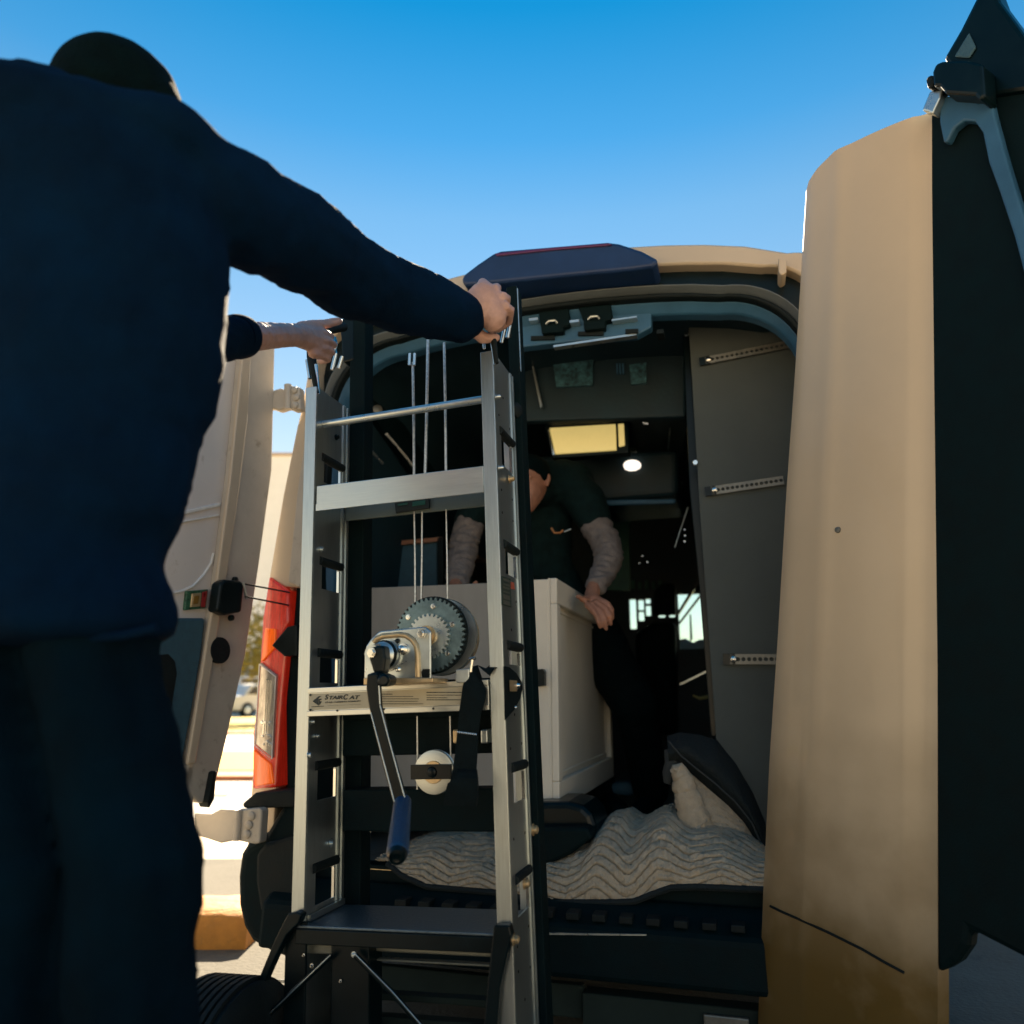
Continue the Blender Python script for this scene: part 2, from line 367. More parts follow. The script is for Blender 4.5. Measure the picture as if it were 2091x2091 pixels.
car(W(490, 1400, 48).x, 48, 'white taller parked car seen above the roof of the nearer one', 75, True)
sheet('road_shade_patch', [(-30, G(450, 1618).y), (-2.2, G(450, 1618).y - .4), (-2.0, G(450, 1662).y - .3), (-30, G(450, 1662).y)], .006, ROADSHADE, thick=.004)  # tree shadow across the road, laid as a darker strip
sheet('parking_line', [(-2.95, 8.05), (-2.78, 8.05), (-2.78, 8.2), (-2.95, 8.2)], .011, CARW, thick=.004)

# ================================================================== VAN
VF = Frame((0, 2.45, 0), -16)
van = empty('van', VF.M, 'beige cargo van seen from behind with both rear doors open', 'van')
XC = .158
def arch(hw, zt, zb, r, crown=.09, n=14, flare=0.0, XC=.158):
    """outline from bottom left over the top to bottom right, rounded shoulders, crowned roof"""
    pts = [(XC - hw - flare, zb), (XC - hw - flare, zb + (zt - zb) * .25), (XC - hw - flare * .8, zb + (zt - zb) * .5), (XC - hw - flare * .35, zb + (zt - zb) * .75)]
    zc = zt - crown
    for i in range(n + 1):
        a = math.pi - (math.pi / 2) * i / n
        pts.append((XC - hw + r + r * math.cos(a), zc - r + r * math.sin(a)))
    for i in range(1, 12):
        x = -(hw - r) + 2 * (hw - r) * i / 12
        pts.append((XC + x, zc + crown * (1 - (x / (hw - r)) ** 2) ** .8))
    right = [(2 * XC - x, z) for x, z in reversed(pts[:4 + n + 1])]
    return pts + right
def ring(name, A, B, y0, y1, m, parent, bevel=.0, yb=None):
    """solid arch band between outline A (outer) and B (inner)"""
    b = MB(); bm = b.bm; n = len(A)
    yb0 = y0 if yb is None else yb
    av = [bm.verts.new((x, y0, z)) for x, z in A]; bv = [bm.verts.new((x, yb0, z)) for x, z in B]
    a2 = [bm.verts.new((x, y1, z)) for x, z in A]; b2 = [bm.verts.new((x, y1, z)) for x, z in B]
    for i in range(n - 1):
        bm.faces.new((av[i], av[i + 1], bv[i + 1], bv[i])); bm.faces.new((b2[i], b2[i + 1], a2[i + 1], a2[i]))
        bm.faces.new((a2[i], a2[i + 1], av[i + 1], av[i])); bm.faces.new((bv[i], bv[i + 1], b2[i + 1], b2[i]))
    bm.faces.new((av[0], bv[0], b2[0], a2[0])); bm.faces.new((av[-1], a2[-1], b2[-1], bv[-1]))
    return b.build(name, m, parent, smooth=True, bevel=bevel)
OUT = arch(.90, 2.405, .42, .16, .115, flare=.13)
O2 = arch(.85, 2.330, .44, .16, .075, flare=.05, XC=.125)
O3 = arch(.833, 2.272, .44, .26, .05, flare=.04, XC=.125)
O4 = arch(.818, 2.252, .44, .255, .05, flare=.03, XC=.125)
O5 = arch(.805, 2.236, .44, .25, .045, flare=.01, XC=.125)
O6 = arch(.793, 2.200, .44, .24, .04, XC=.125)
# side walls, roof: one shell
shell = MB(); bm = shell.bm
LV = 5.4
INN = arch(.88, 2.37, .44, .16, .11, flare=.12)
for A, flip in ((OUT, 0), (INN, 1)):
    f = [bm.verts.new((x, .02, z)) for x, z in A]; g = [bm.verts.new((x, LV - 1.2, z)) for x, z in A]
    for i in range(len(A) - 1): bm.faces.new((f[i], f[i + 1], g[i + 1], g[i]) if flip else (f[i + 1], f[i], g[i], g[i + 1]))
me = bpy.data.meshes.new('body_shell'); bm.to_mesh(me); bm.free()
body = bpy.data.objects.new('body_shell', me); col.objects.link(body); body.parent = van; me.materials.append(PAINT)
for p in me.polygons: p.use_smooth = True
ring('rear_frame', OUT, O2, -.02, .10, PAINT, van, bevel=.008)
ring('door_gap', O2, O3, .03, .12, GLOSSB, van)
ring('frame_flange', O3, O4, .0, .10, mat('flange_grey_paint', (.10, .12, .13), .4), van, bevel=.006, yb=.03)
ring('door_seal', O4, O5, .02, .10, RUBBER, van, bevel=.01)
hdr = ring('inner_header', O5, O6, .05, .13, BLUEGREY, van, bevel=.008, yb=.08)
LIN1 = arch(.855, 2.28, .44, .18, .08, flare=.10)
ring('side_lining', LIN1, arch(.845, 2.26, .44, .18, .08, flare=.10), .14, 3.3, LINER, van)
MB().poly(VF, [(1040, 640), (1330, 632), (1330, 668), (1300, 684), (1120, 702), (1040, 712)], .075, .12).build('header_panel', BLUEGREY, van, bevel=.006)
# header fittings
for pts in ([(1099, 634), (1161, 629), (1163, 662), (1150, 668), (1150, 677), (1106, 681), (1104, 665)],
            [(1181, 627), (1247, 621), (1250, 652), (1236, 655), (1235, 670), (1193, 674), (1191, 655)]):
    t = MB().poly(VF, pts, .045, .10).build('latch_pocket', BLACK, van, bevel=.004)
    cx = sum(p[0] for p in pts) / len(pts); cy = sum(p[1] for p in pts) / len(pts)
    MB().tube([VF.at(cx - 18, cy + 2, .042), VF.at(cx - 12, cy - 4, .032), VF.at(cx, cy - 5, .032), VF.at(cx + 4, cy, .042)], .0045).build('latch_hook', ZINC, t, smooth=True)
for px, py, rx in ((1279, 625, 6), (1354, 624, 4), (1419, 617, 8), (1290, 676, 13), (1348, 677, 7), (1108, 690, 24), (1206, 681, 26)):
    big = py > 660
    h = 5 if not big else 4
    pts = [(px + rx * math.cos(t), py + h * math.sin(t) - (0 if big else 0)) for t in [k * math.pi / 6 for k in range(12)]] if not big else [(px - rx, py - h), (px + rx, py - h - 1), (px + rx, py + h - 1), (px - rx, py + h)]
    MB().poly(VF, pts, .066, .12).build('header_hole', RUBBER, van)
MB().poly(VF, [(1130, 705), (1300, 680), (1300, 684), (1130, 709)], .074, .10).build('header_edge', ZINC, van)
MB().poly(VF, [(1080, 650), (1098, 648), (1098, 653), (1080, 655)], .044, .08).build('header_tab', ZINC, van)
MB().poly(VF, [(1163, 654), (1182, 652), (1182, 657), (1163, 659)], .044, .08).build('header_tab', ZINC, van)
MB().poly(VF, [(1249, 652), (1300, 645), (1300, 648), (1249, 655)], .044, .08).build('header_tab', ZINC, van)
# roof-top brake lamp housing
hp = [(941, 573), (946, 560), (975, 538), (1006, 517), (1022, 511), (1130, 502), (1240, 493), (1264, 496), (1310, 511), (1340, 527), (1344, 536), (1332, 545), (1290, 551), (1150, 564), (1010, 578), (950, 583)]
hs = MB().poly(VF, hp, -.09, .16).build('roof_lamp_housing', mat('housing_plastic', (.004, .028, .10), .5, var=.2, scale=10), van, bevel=.02, segs=3)
MB().poly(VF, [(1010, 517), (1130, 505), (1243, 496), (1250, 500), (1130, 510), (1014, 522)], -.096, -.06).build('brake_light_strip', PURPLE, van, bevel=.002)
# roof gutter cap at right corner
MB().poly(VF, [(1590, 526), (1606, 530), (1606, 556), (1596, 562), (1590, 556)], -.05, .05).build('roof_gutter_cap', PAINT, van, bevel=.004)
# load floor, sill, bumper
MB().box((XC - .86, .03, .40), (XC + .86, 4.1, .45)).build('load_floor', FLOORM, van)
MB().box((XC - .80, -.034, .39), (XC + .80, .03, .456)).build('sill_plate', BLACK, van, bevel=.004)
MB().box((XC - .75, -.0365, .443), (XC - .35, -.030, .445)).build('sill_strip', BRASS, van)
bp = MB()
bp.prism([Vector(p) for p in [(-.72, -.05, .42), (1.0, -.05, .42), (1.0, -.16, .36), (-.72, -.16, .36)]],
         [Vector(p) for p in [(-.72, -.03, .24), (1.0, -.03, .24), (1.0, -.17, .24), (-.72, -.17, .24)]])
bump = bp.build('rear_bumper', BLACK, van, bevel=.015)
for k in range(14):
    x = -.30 + k * .07
    MB().box((x, -.150, .376), (x + .035, -.10, .394)).build('step_rib', RUBBER, bump, bevel=.003)
MB().poly(VF, [(1120, 1905), (1320, 1908), (1320, 1911), (1120, 1909)], -.172, -.165).build('bumper_trim_line', ZINC, van)
corner = MB().poly(VF, [(486, 1745), (500, 1722), (540, 1700), (575, 1640), (614, 1630), (614, 1850), (614, 1965), (588, 1962), (548, 1948), (508, 1925), (491, 1895), (481, 1850), (480, 1790)], -.10, .32).build('bumper_corner', BLACK, van, bevel=.035, segs=4)
MB().poly(VF, [(522, 1745), (540, 1722), (614, 1700), (614, 1905), (560, 1890), (530, 1860), (521, 1800)], -.118, -.09).build('bumper_inset', RUBBER, corner, bevel=.012)
MB().poly(VF, [(494, 1641), (520, 1619), (602, 1612), (602, 1648), (508, 1652), (496, 1650)], -.12, .12).build('bumper_step_pad', RUBBER, corner, bevel=.01)
MB().box((.22, -.10, .10), (.90, -.04, .19)).build('under_beam', mat('chassis_steel', (.022, .034, .03), .8, var=.2, spec=.15), van, bevel=.005)
MB().box((-.42, -.08, .12), (.22, -.05, .20)).build('under_beam', MATS['chassis_steel'], van, bevel=.005)
MB().box((.53, -.115, .115), (.64, -.10, .175)).build('tow_socket', STRAPM, van, bevel=.004)
# underbody, wheels
MB().box((-.85, .25, .22), (1.15, 4.6, .40)).build('underbody', RUBBER, van)
for x in (-.74, 1.02):
    for y in (1.15, 4.55):
        wv = MB().lathe((x, y, .34), (1, 0, 0), [(0, .2), (0, .31), (.02, .34), (.2, .34), (.22, .31), (.22, .2)], 28).build('wheel', RUBBER, van, smooth=True)
        MB().lathe((x - .005, y, .34), (1, 0, 0), [(0, .05), (.03, .19), (.2, .19), (.23, .05)], 20).build('rim', ZINC, wv, smooth=True)
# left rear pillar: outer beige cheek with a fold, black inner pillar
MB().poly(VF, [(640, 690), (612, 858), (607, 868), (578, 1010), (549, 1182), (582, 1198), (612, 1200), (640, 1100)], -.045, .10).build('rear_pillar', PAINT, van, bevel=.006)
MB().poly(VF, [(640, 700), (627, 860), (606, 1010), (588, 1188), (612, 1200), (645, 1100)], -.062, -.04).build('pillar_fold', PAINT2, van, bevel=.004)
MB().poly(VF, [(606, 1170), (640, 1150), (640, 1900), (575, 1900), (585, 1640), (582, 1420), (596, 1300)], -.03, .10).build('inner_pillar', BLACK, van, bevel=.01)
MB().poly(VF, [(554, 1318), (586, 1280), (606, 1275), (606, 1340), (580, 1340)], -.075, -.02).build('striker_wedge', GLOSSB, van, bevel=.004)
# left tail light
tl = MB().poly(VF, [(549, 1176), (590, 1206), (590, 1270), (560, 1318), (584, 1335), (576, 1420), (571, 1480), (563, 1608), (515, 1612), (516, 1500), (528, 1390), (536, 1260)], -.058, .06).build('tail_light', RED, van, bevel=.008)
MB().poly(VF, [(517, 1530), (552, 1560), (558, 1600), (519, 1606)], -.066, -.055).build('lower_lens', ORANGE, tl, bevel=.003)
MB().poly(VF, [(541, 1282), (562, 1284), (562, 1320), (536, 1350), (533, 1350)], -.066, -.055).build('upper_lens', ORANGE, tl, bevel=.003)
MB().poly(VF, [(532, 1352), (564, 1378), (556, 1548), (521, 1520)], -.070, -.055).build('clear_lens', CLEAR, tl, bevel=.003)
for k in range(3):
    x = 543 + k * 4.3
    MB().poly(VF, [(x, 1388), (x + 1.8, 1389), (x - 5.2, 1500), (x - 7, 1499)], -.074, -.069).build('lens_rib', CHROME, tl)
rng = random.Random(4)
for k in range(16):
    cx = rng.uniform(530, 552); cy = rng.uniform(1470, 1532) ; s_ = rng.uniform(2, 4.5)
    MB().poly(VF, [(cx - s_, cy), (cx, cy - s_), (cx + s_, cy), (cx, cy + s_)], -.0745, -.069).build('lens_facet', CHROME, tl, bevel=.001)
MB().tube([VF.at(530, 1356, -.072), VF.at(563, 1382, -.072), VF.at(555, 1550, -.072), VF.at(520, 1522, -.072), VF.at(530, 1356, -.072)], .0022).build('lens_frame', CARW, tl)

# ---- van interior
MB().poly(VF, [(1402, 600), (1640, 600), (1660, 1900), (1480, 1900), (1462, 1505), (1430, 1060)], .30, .33)\
    .build('grey_side_panel', GREYP, van, bevel=.003)
def pstrap(p0, p1, hw, y, nh):
    a = VF.at(*p0, y); b = VF.at(*p1, y); d = (b - a); L = d.length; u = d / L; v = Vector((-u.z, 0, u.x))
    m = MB(); bm = m.bm; step = L / nh; r = hw * .42
    # band with real punched holes: each cell is a square ring round an octagonal hole
    for k in range(nh):
        c = a + u * (step * (k + .5)); oc = []; sq = []
        for q in range(8):
            t = q * math.pi / 4
            oc.append((math.cos(t) * r, math.sin(t) * r))
            ct, st = math.cos(t), math.sin(t); mx = max(abs(ct), abs(st))
            sq.append((ct / mx * step / 2, st / mx * hw))
        for yy in (0, .004):
            O = [bm.verts.new(c + u * x + v * z + Vector((0, yy, 0))) for x, z in oc]
            S = [bm.verts.new(c + u * x + v * z + Vector((0, yy, 0))) for x, z in sq]
            for q in range(8): bm.faces.new((O[q], O[(q + 1) % 8], S[(q + 1) % 8], S[q]))
    o = m.build('perforated_strap', STRAPM, van)
    MB().prism([a + v * hw * 1.1 - u * .02, a + v * hw * 1.1 + u * step, a - v * hw * 1.1 + u * step, a - v * hw * 1.1 - u * .02],
               [q + Vector((0, .006, 0)) for q in (a + v * hw * 1.1 - u * .02, a + v * hw * 1.1 + u * step, a - v * hw * 1.1 + u * step, a - v * hw * 1.1 - u * .02)]).build('strap_end', GLOSSB, o)
    MB().lathe(a + u * .012, (0, -1, 0), [(0, .011), (.006, .009), (.009, .004)], 12).build('screw', CHROME, o, smooth=True)
pstrap((1440, 736), (1612, 702), .0135, .285, 17)
pstrap((1452, 1002), (1600, 980), .0145, .285, 15)
pstrap((1490, 1346), (1640, 1346), .016, .285, 13)
# black edge post left of the panel, with clips
MB().poly(VF, [(1392, 640), (1404, 640), (1466, 1505), (1452, 1505), (1428, 1200), (1408, 1000)], .36, .42).build('panel_edge_post', GLOSSB, van, bevel=.004)
for px, py in ((1420, 945), (1402, 681)):
    MB().lathe(VF.at(px, py, .28), (0, -1, 0), [(0, .011), (.006, .008)], 10).build('panel_clip', CHROME, van, smooth=True)
# ceiling board with mottled blue patches, cross shelf (cab overhead) and glowing yellow panes
MB().poly(VF, [(1070, 700), (1400, 680), (1400, 850), (1070, 860)], .55, .60).build('overhead_bin_door', LINER, van, bevel=.01)
MB().poly(VF, [(1130, 745), (1211, 731), (1210, 786), (1136, 790)], .535, .548).build('mottled_patch', MOTTLE, van)
MB().poly(VF, [(1285, 745), (1320, 740), (1320, 782), (1288, 784)], .535, .548).build('mottled_patch', MOTTLE, van)
for k in range(3):
    MB().poly(VF, [(1258 + k * 6, 742), (1261 + k * 6, 742), (1262 + k * 6, 762), (1259 + k * 6, 762)], .535, .548).build('grille_slot', BLUEGREY, van)
MB().poly(VF, [(1085, 742), (1088, 742), (1107, 830), (1103, 832)], .52, .54).build('bin_edge', ZINC, van)
wf = MB().poly(VF, [(1112, 870), (1122, 866), (1276, 856), (1284, 862), (1284, 925), (1128, 936)], .80, .86).build('overhead_panel', GLOSSB, van, bevel=.004)  # reflection on the yellow panes is put in as a weak emission
MB().poly(VF, [(1122, 874), (1256, 866), (1258, 918), (1134, 926)], .785, .80).build('glow_pane', GLOWPANE, wf)
MB().poly(VF, [(1262, 866), (1273, 865), (1275, 908), (1264, 911)], .785, .80).build('glow_pane', GLOWPANE, wf)
MB().poly(VF, [(1126, 862), (1245, 857), (1245, 861), (1126, 866)], .778, .80).build('overhead_trim', CHROME, wf)
MB().poly(VF, [(1118, 878), (1121, 877), (1133, 928), (1129, 929)], .778, .80).build('overhead_trim', CHROME, wf)
sh = MB().poly(VF, [(1095, 930), (1385, 915), (1385, 1010), (1240, 1022), (1100, 1000)], 1.1, 1.6).build('cab_overhead_shelf', LINER, van, bevel=.03, segs=3)
MB().lathe(VF.at(1291, 950, 1.09), (0, -.42, -1), [(0, .040), (.010, .037), (.018, .024), (.021, .005)], 20).build('dome_light', LAMP, van, smooth=True)
MB().poly(VF, [(1275, 914), (1300, 914), (1300, 923), (1278, 924)], 1.07, 1.09).build('shelf_clip', CHROME, van)
MB().poly(VF, [(1310, 856), (1320, 853), (1323, 864), (1312, 862)], .78, .80).build('shelf_clip', CHROME, van)
MB().poly(VF, [(1235, 1020), (1380, 1018), (1380, 1028), (1240, 1032)], 1.07, 1.09).build('shelf_lip', BLUEGREY, van, bevel=.01)
MB().poly(VF, [(1240, 1034), (1285, 1034), (1286, 1050), (1240, 1052)], 1.9, 1.95).build('partition_vent', GREENL, van)
MB().poly(VF, [(1235, 1056), (1285, 1056), (1285, 1205), (1240, 1205)], 2.1, 2.15).build('partition_window', GREENL, van)
bk = MB()
def bkc(x0, x1, opens):                       # a column of the bulkhead between two photo columns with its openings
    A_ = VF.at(x0, 1250, 3.2).x if x0 else -.86; B_ = VF.at(x1, 1250, 3.2).x if x1 else 1.16; z = 2.26
    for ya, yb2 in opens:
        bk.box((A_, 3.2, VF.at(1300, ya, 3.2).z), (B_, 3.25, z)); z = VF.at(1300, yb2, 3.2).z
    bk.box((A_, 3.2, .45), (B_, 3.25, z))
bkc(None, 1285, []); bkc(1285, 1299, [(1223, 1284)]); bkc(1299, 1303, []); bkc(1303, 1315, [(1225, 1246), (1249, 1268)]); bkc(1315, 1318, []); bkc(1318, 1329, [(1223, 1233), (1237, 1258)])
bkc(1329, 1344, []); bkc(1344, 1358, [(1257, 1262)]); bkc(1358, 1366, []); bkc(1366, 1378, [(1257, 1262)]); bkc(1378, 1385, []); bkc(1385, 1450, [(1216, 1327)]); bkc(1450, None, [])
bk.build('bulkhead', LINER, van)
# cage mesh, seat and pillar against the windscreen
for i in range(5):
    x = 1288 + i * 14
    MB().poly(VF, [(x, 1184 + 3 * (i % 2)), (x + 9, 1184 + 3 * (i % 2)), (x + 9, 1203), (x, 1203)], 3.17, 3.19).build('cage_plate', GREENL, van, bevel=.006)
MB().poly(VF, [(1348, 1192), (1374, 1191), (1379, 1198), (1379, 1254), (1334, 1254), (1336, 1210)], 3.0, 3.1).build('head_restraint', BLACK, van, bevel=.03)
MB().poly(VF, [(1296, 1290), (1330, 1270), (1379, 1268), (1381, 1500), (1300, 1500)], 2.95, 3.1).build('seat_back', BLACK, van, bevel=.04)
MB().poly(VF, [(1385, 1306), (1400, 1303), (1414, 1312), (1426, 1306), (1450, 1304), (1450, 1330), (1385, 1330)], 3.4, 3.5).build('dash_top', mat('blue_dash', (.05, .12, .2), .4), van, bevel=.01)
MB().poly(VF, [(1382, 1252), (1386, 1254), (1440, 1170), (1434, 1166)], 3.0, 3.05).build('grab_bar', GLOSSB, van)
MB().poly(VF, [(1385, 1272), (1388, 1274), (1436, 1212), (1432, 1210)], 3.0, 3.03).build('grab_bar', GLOSSB, van)
MB().poly(VF, [(1408, 1255), (1411, 1254), (1414, 1305), (1409, 1310)], 3.3, 3.32).build('mirror_stalk', GLOSSB, van)
MB().poly(VF, [(1426, 1190), (1438, 1180), (1440, 1215), (1432, 1218), (1426, 1212)], 3.1, 3.15).build('mirror', GLOSSB, van, bevel=.01)
for q in (((1405, 1035), (1378, 1118), .0035), ((1410, 858), (1388, 960), .012), ((1392, 985), (1370, 1015), .008), ((1368, 872), (1364, 918), .004)):
    MB().rod(VF.at(*q[0], 1.3), VF.at(*q[1], 1.3), q[2]).build('wall_rack_rod', ZINC if q[2] < .01 else BLACK, van, smooth=True)
for px, py in ((1398, 1082), (1399, 1094), (1398, 1106), (1306, 1150), (1312, 1136), (1322, 1148)):
    MB().lathe(VF.at(px, py, 1.4), (0, -1, 0), [(0, .006), (.006, .004)], 8).build('rack_hook', CHROME, van)
MB().poly(VF, [(1388, 1396), (1447, 1367), (1448, 1370), (1389, 1399)], 2.0, 2.02).build('floor_rod', ZINC, van)
MB().tube([VF.at(1415, 1420, 1.7), VF.at(1428, 1426, 1.7), VF.at(1445, 1423, 1.7), VF.at(1458, 1414, 1.7)], [.004, .008, .008, .004]).build('yellow_hose', mat('yellow_plastic', (.35, .33, .12), .5), van, smooth=True)
# cab shell: dash, windscreen frame and glass
MB().box((-.86, 4.2, .40), (1.17, 5.5, 1.02)).build('bonnet', PAINT, van, bevel=.08, segs=3)
MB().box((-.80, 3.9, .42), (1.12, 4.35, 1.12)).build('dashboard', BLACK, van, bevel=.05)
MB().box((-.86, 4.18, 1.95), (1.17, 4.3, 2.3)).build('cab_roof_header', PAINT, van, bevel=.03)
for x in (-.88, 1.10):
    MB().box((x, 4.2, 1.0), (x + .09, 4.3, 1.97)).build('windscreen_pillar', PAINT, van, bevel=.01)
MB().box((-.80, 4.24, 1.0), (1.10, 4.25, 1.96)).build('windscreen', GLASS, van)
# left side racking seen through the hoist
wl_ = lambda px, py, x=-.66: VF.at(px, py, x, 0)
def wallpoly(pts, name, m, x=-.66, t=.03):
    f = [wl_(px, py, x) for px, py in pts]
    return MB().prism(f, [q - Vector((t, 0, 0)) for q in f]).build(name, m, van, bevel=.003)
wallpoly([(726, 745), (745, 745), (905, 985), (905, 1010), (880, 1010), (726, 800)], 'rack_brace', BLACK)
wallpoly([(728, 715), (730, 800), (770, 860), (762, 850)], 'rack_panel', TRIM, -.67)
wallpoly([(830, 770), (838, 768), (880, 835), (874, 838)], 'rack_strip', BLUEGREY, -.65, .01)
for (p, q) in (((733, 893), (757, 920)), ((759, 922), (781, 946)), ((789, 886), (809, 909)), ((811, 912), (832, 937)), ((834, 940), (846, 955)), ((950, 846), (957, 858))):
    MB().rod(wl_(*p), wl_(*q), .006 if p[0] != 733 else .0045).build('rack_rail', CARW if p[0] in (789, 811, 834, 950) else ZINC, van, smooth=True)
MB().lathe(wl_(770, 838, -.64), (1, -1, 0), [(0, .022), (.01, .02), (.014, .006)], 14).build('rack_knob', STRAPM, van, smooth=True)
MB().poly(VF, [(752, 715), (1000, 672), (1000, 690), (780, 735), (765, 735)], .5, .56).build('rack_top_tray', BLUEGREY, van, bevel=.005)
MB().poly(VF, [(776, 720), (860, 706), (860, 726), (782, 742)], .49, .52).build('rack_plate', LINER, van, bevel=.003)
MB().poly(VF, [(728, 1112), (905, 1096), (905, 1104), (728, 1121)], .8, 1.4).build('wood_shelf', WOOD, van)
MB().poly(VF, [(728, 1116), (892, 1103), (892, 1400), (728, 1400)], .82, 1.3).build('shelf_cabinet', TRIM, van, bevel=.004)
MB().poly(VF, [(893, 1098), (905, 1096), (905, 1400), (893, 1400)], .80, .86).build('shelf_post', GLOSSB, van)
MB().poly(VF, [(765, 945), (768, 950), (760, 962)], .9, .92).build('rack_clip', ZINC, van)

# ---- left rear door, swung out at about right angles to the body
LD = Frame(tuple(W(548, 830, 2.62)[:2]) + (0,), 63.9)
def VP(o):                                # door meshes live in the van's frame
    o.parent = van; o.matrix_parent_inverse = van.matrix_world.inverted() if False else Matrix.Identity(4)
    return o
ldoor = bpy.data.objects.new('left_rear_door', None)
def inF(F, fn):                           # build in frame F, move vertices to the van frame
    o = fn(); T = VF.I @ F.M
    o.data.transform(T); return o
L = lambda pts, y0, y1, name, m, par, bev=.004: inF(LD, lambda: MB().poly(LD, pts, y0, y1).build(name, m, par, bevel=bev))
ld = L([(150, 640), (497, 712), (470, 985), (441, 1200), (430, 1262), (383, 1562), (372, 1660), (100, 1700)], .0, .05, 'left_rear_door', PAINTD, van)
L([(497, 705), (562, 700), (556, 960), (530, 1150), (502, 1335), (470, 1480), (432, 1638), (405, 1640), (372, 1600), (384, 1560), (431, 1262), (442, 1200), (470, 985)], -.03, .0, 'hinge_side_flange', PAINT2, ld, .006)
L([(498, 705), (515, 703), (506, 860), (488, 1010), (461, 1190), (445, 1290), (400, 1560), (384, 1560), (431, 1262), (442, 1200), (470, 985)], -.042, -.028, 'flange_fold', PAINT, ld, .004)
inF(LD, lambda: MB().tube([LD.at(px, py, -.012) for px, py in ((497, 712), (492, 800), (484, 880), (470, 985), (455, 1090), (441, 1200), (431, 1262), (405, 1420), (383, 1560))], .006).build('door_seal_strip', CARW, ld, smooth=True))
L([(352, 1048), (452, 1026), (450, 1034), (350, 1057)], -.008, .0, 'pressed_rib', CARW, ld, .003)
L([(344, 1068), (449, 1050), (448, 1054), (343, 1073)], -.008, .0, 'pressed_rib', CARW, ld, .003)
inF(LD, lambda: MB().tube([LD.at(px, py, -.002) for px, py in ((436, 1130), (431, 1150), (415, 1175), (393, 1198), (370, 1208), (340, 1213), (300, 1213))], .0045).build('pressed_rib', CARW, ld, smooth=True))
for py in (775, 845, 945, 1075, 1145):
    x = 487 - (py - 800) * .115
    L([(x - 5, py - 11), (x + 2, py - 11), (x + 1, py + 10), (x - 6, py + 10)], -.006, .0, 'seal_clip', PAINTD, ld, .002)
L([(300, 1262), (420, 1262), (413, 1330), (395, 1440), (372, 1562), (280, 1562)], -.022, .0, 'lower_trim', TRIM, ld, .008)
L([(310, 1340), (345, 1335), (358, 1350), (362, 1375), (352, 1440), (345, 1470), (300, 1470)], -.026, -.02, 'trim_recess', RUBBER, ld, .006)
lt = L([(382, 1207), (426, 1203), (421, 1242), (378, 1246)], -.012, .0, 'warning_reflector', mat('reflector_green', (.03, .11, .06), .3, var=.8, scale=120), ld, .003)
L([(393, 1212), (412, 1210), (409, 1238), (390, 1240)], -.016, -.010, 'reflector_centre', BRASS, lt, .002)
L([(397, 1217), (408, 1216), (405, 1233), (394, 1234)], -.018, -.015, 'reflector_core', mat('amber_plastic', (.22, .12, .02), .3), lt, .002)
L([(414, 1209), (424, 1206), (419, 1240), (411, 1240)], -.015, -.011, 'reflector_side', mat('red_plastic', (.35, .03, .03), .3, var=.5, scale=100), lt, .001)
L([(452, 1190), (462, 1183), (494, 1186), (500, 1196), (494, 1250), (462, 1256), (444, 1247)], -.075, -.03, 'door_latch', GLOSSB, ld, .008)
for px, py in ((478, 1184), (470, 1262)):
    inF(LD, lambda: MB().lathe(LD.at(px, py, -.04), (0, -1, 0), [(0, .010), (.01, .009), (.012, .004)], 12).build('latch_bolt', GLOSSB, ld, smooth=True))
inF(LD, lambda: MB().poly(LD, [(451 + 20 * math.cos(t), 1328 + 27 * math.sin(t)) for t in [k * math.pi / 12 for k in range(24)]], -.045, -.028).build('rubber_plug', RUBBER, ld, bevel=.002))
L([(436, 1577), (443, 1574), (438, 1632), (428, 1650), (424, 1640)], -.05, -.01, 'door_buffer', RUBBER, ld, .003)
# check strap rods from the latch to the pillar
for a_, b2 in (((497, 1192), (592, 1210)), ((500, 1218), (590, 1236))):
    MB().rod(VF.I @ LD.M @ LD.at(*a_, -.06), VF.at(*b2, -.07), .0028).build('door_check_rod', GLOSSB, van)
MB().rod(VF.I @ LD.M @ LD.at(496, 1190, -.06), VF.I @ LD.M @ LD.at(504, 1222, -.06), .005).build('door_check_pin', ZINC, van)
# hinges
def hinge(pts, y0, y1, bolts, pl):
    h = MB().poly(VF, pts, y0, y1).build('door_hinge', PAINT2, van, bevel=.006)
    for px, py in bolts:
        MB().lathe(VF.at(px, py, y0), (0, -1, 0), [(-.001, .0135), (.006, .0125), (.011, .006)], 12).build('hinge_bolt', PAINT2, h, smooth=True)
    q = [VF.at(px, py, y0 - .0) for px, py in pl]
    MB().rod(q[0], q[1], .013).build('hinge_knuckle', PAINT2, h, smooth=True)
hinge([(517, 803), (523, 790), (536, 786), (545, 797), (556, 797), (572, 792), (585, 796), (590, 786), (612, 790), (614, 835), (600, 838), (586, 832), (568, 838), (552, 832), (534, 836), (522, 830), (516, 818)], -.09, -.055,
      [(529, 799), (526, 813), (532, 827), (602, 797), (606, 812), (603, 828)], ((588, 786), (588, 836)))
hinge([(396, 1660), (430, 1662), (450, 1652), (486, 1654), (530, 1650), (535, 1655), (530, 1722), (520, 1724), (480, 1716), (450, 1722), (420, 1712), (396, 1706)], -.15, -.11,
      [(514, 1666), (509, 1684), (505, 1703)], ((488, 1654), (484, 1716)))
L([(365, 1560), (398, 1562), (392, 1750), (385, 1790), (370, 1740)], -.03, .03, 'hinge_leaf', PAINT2, ld, .008)

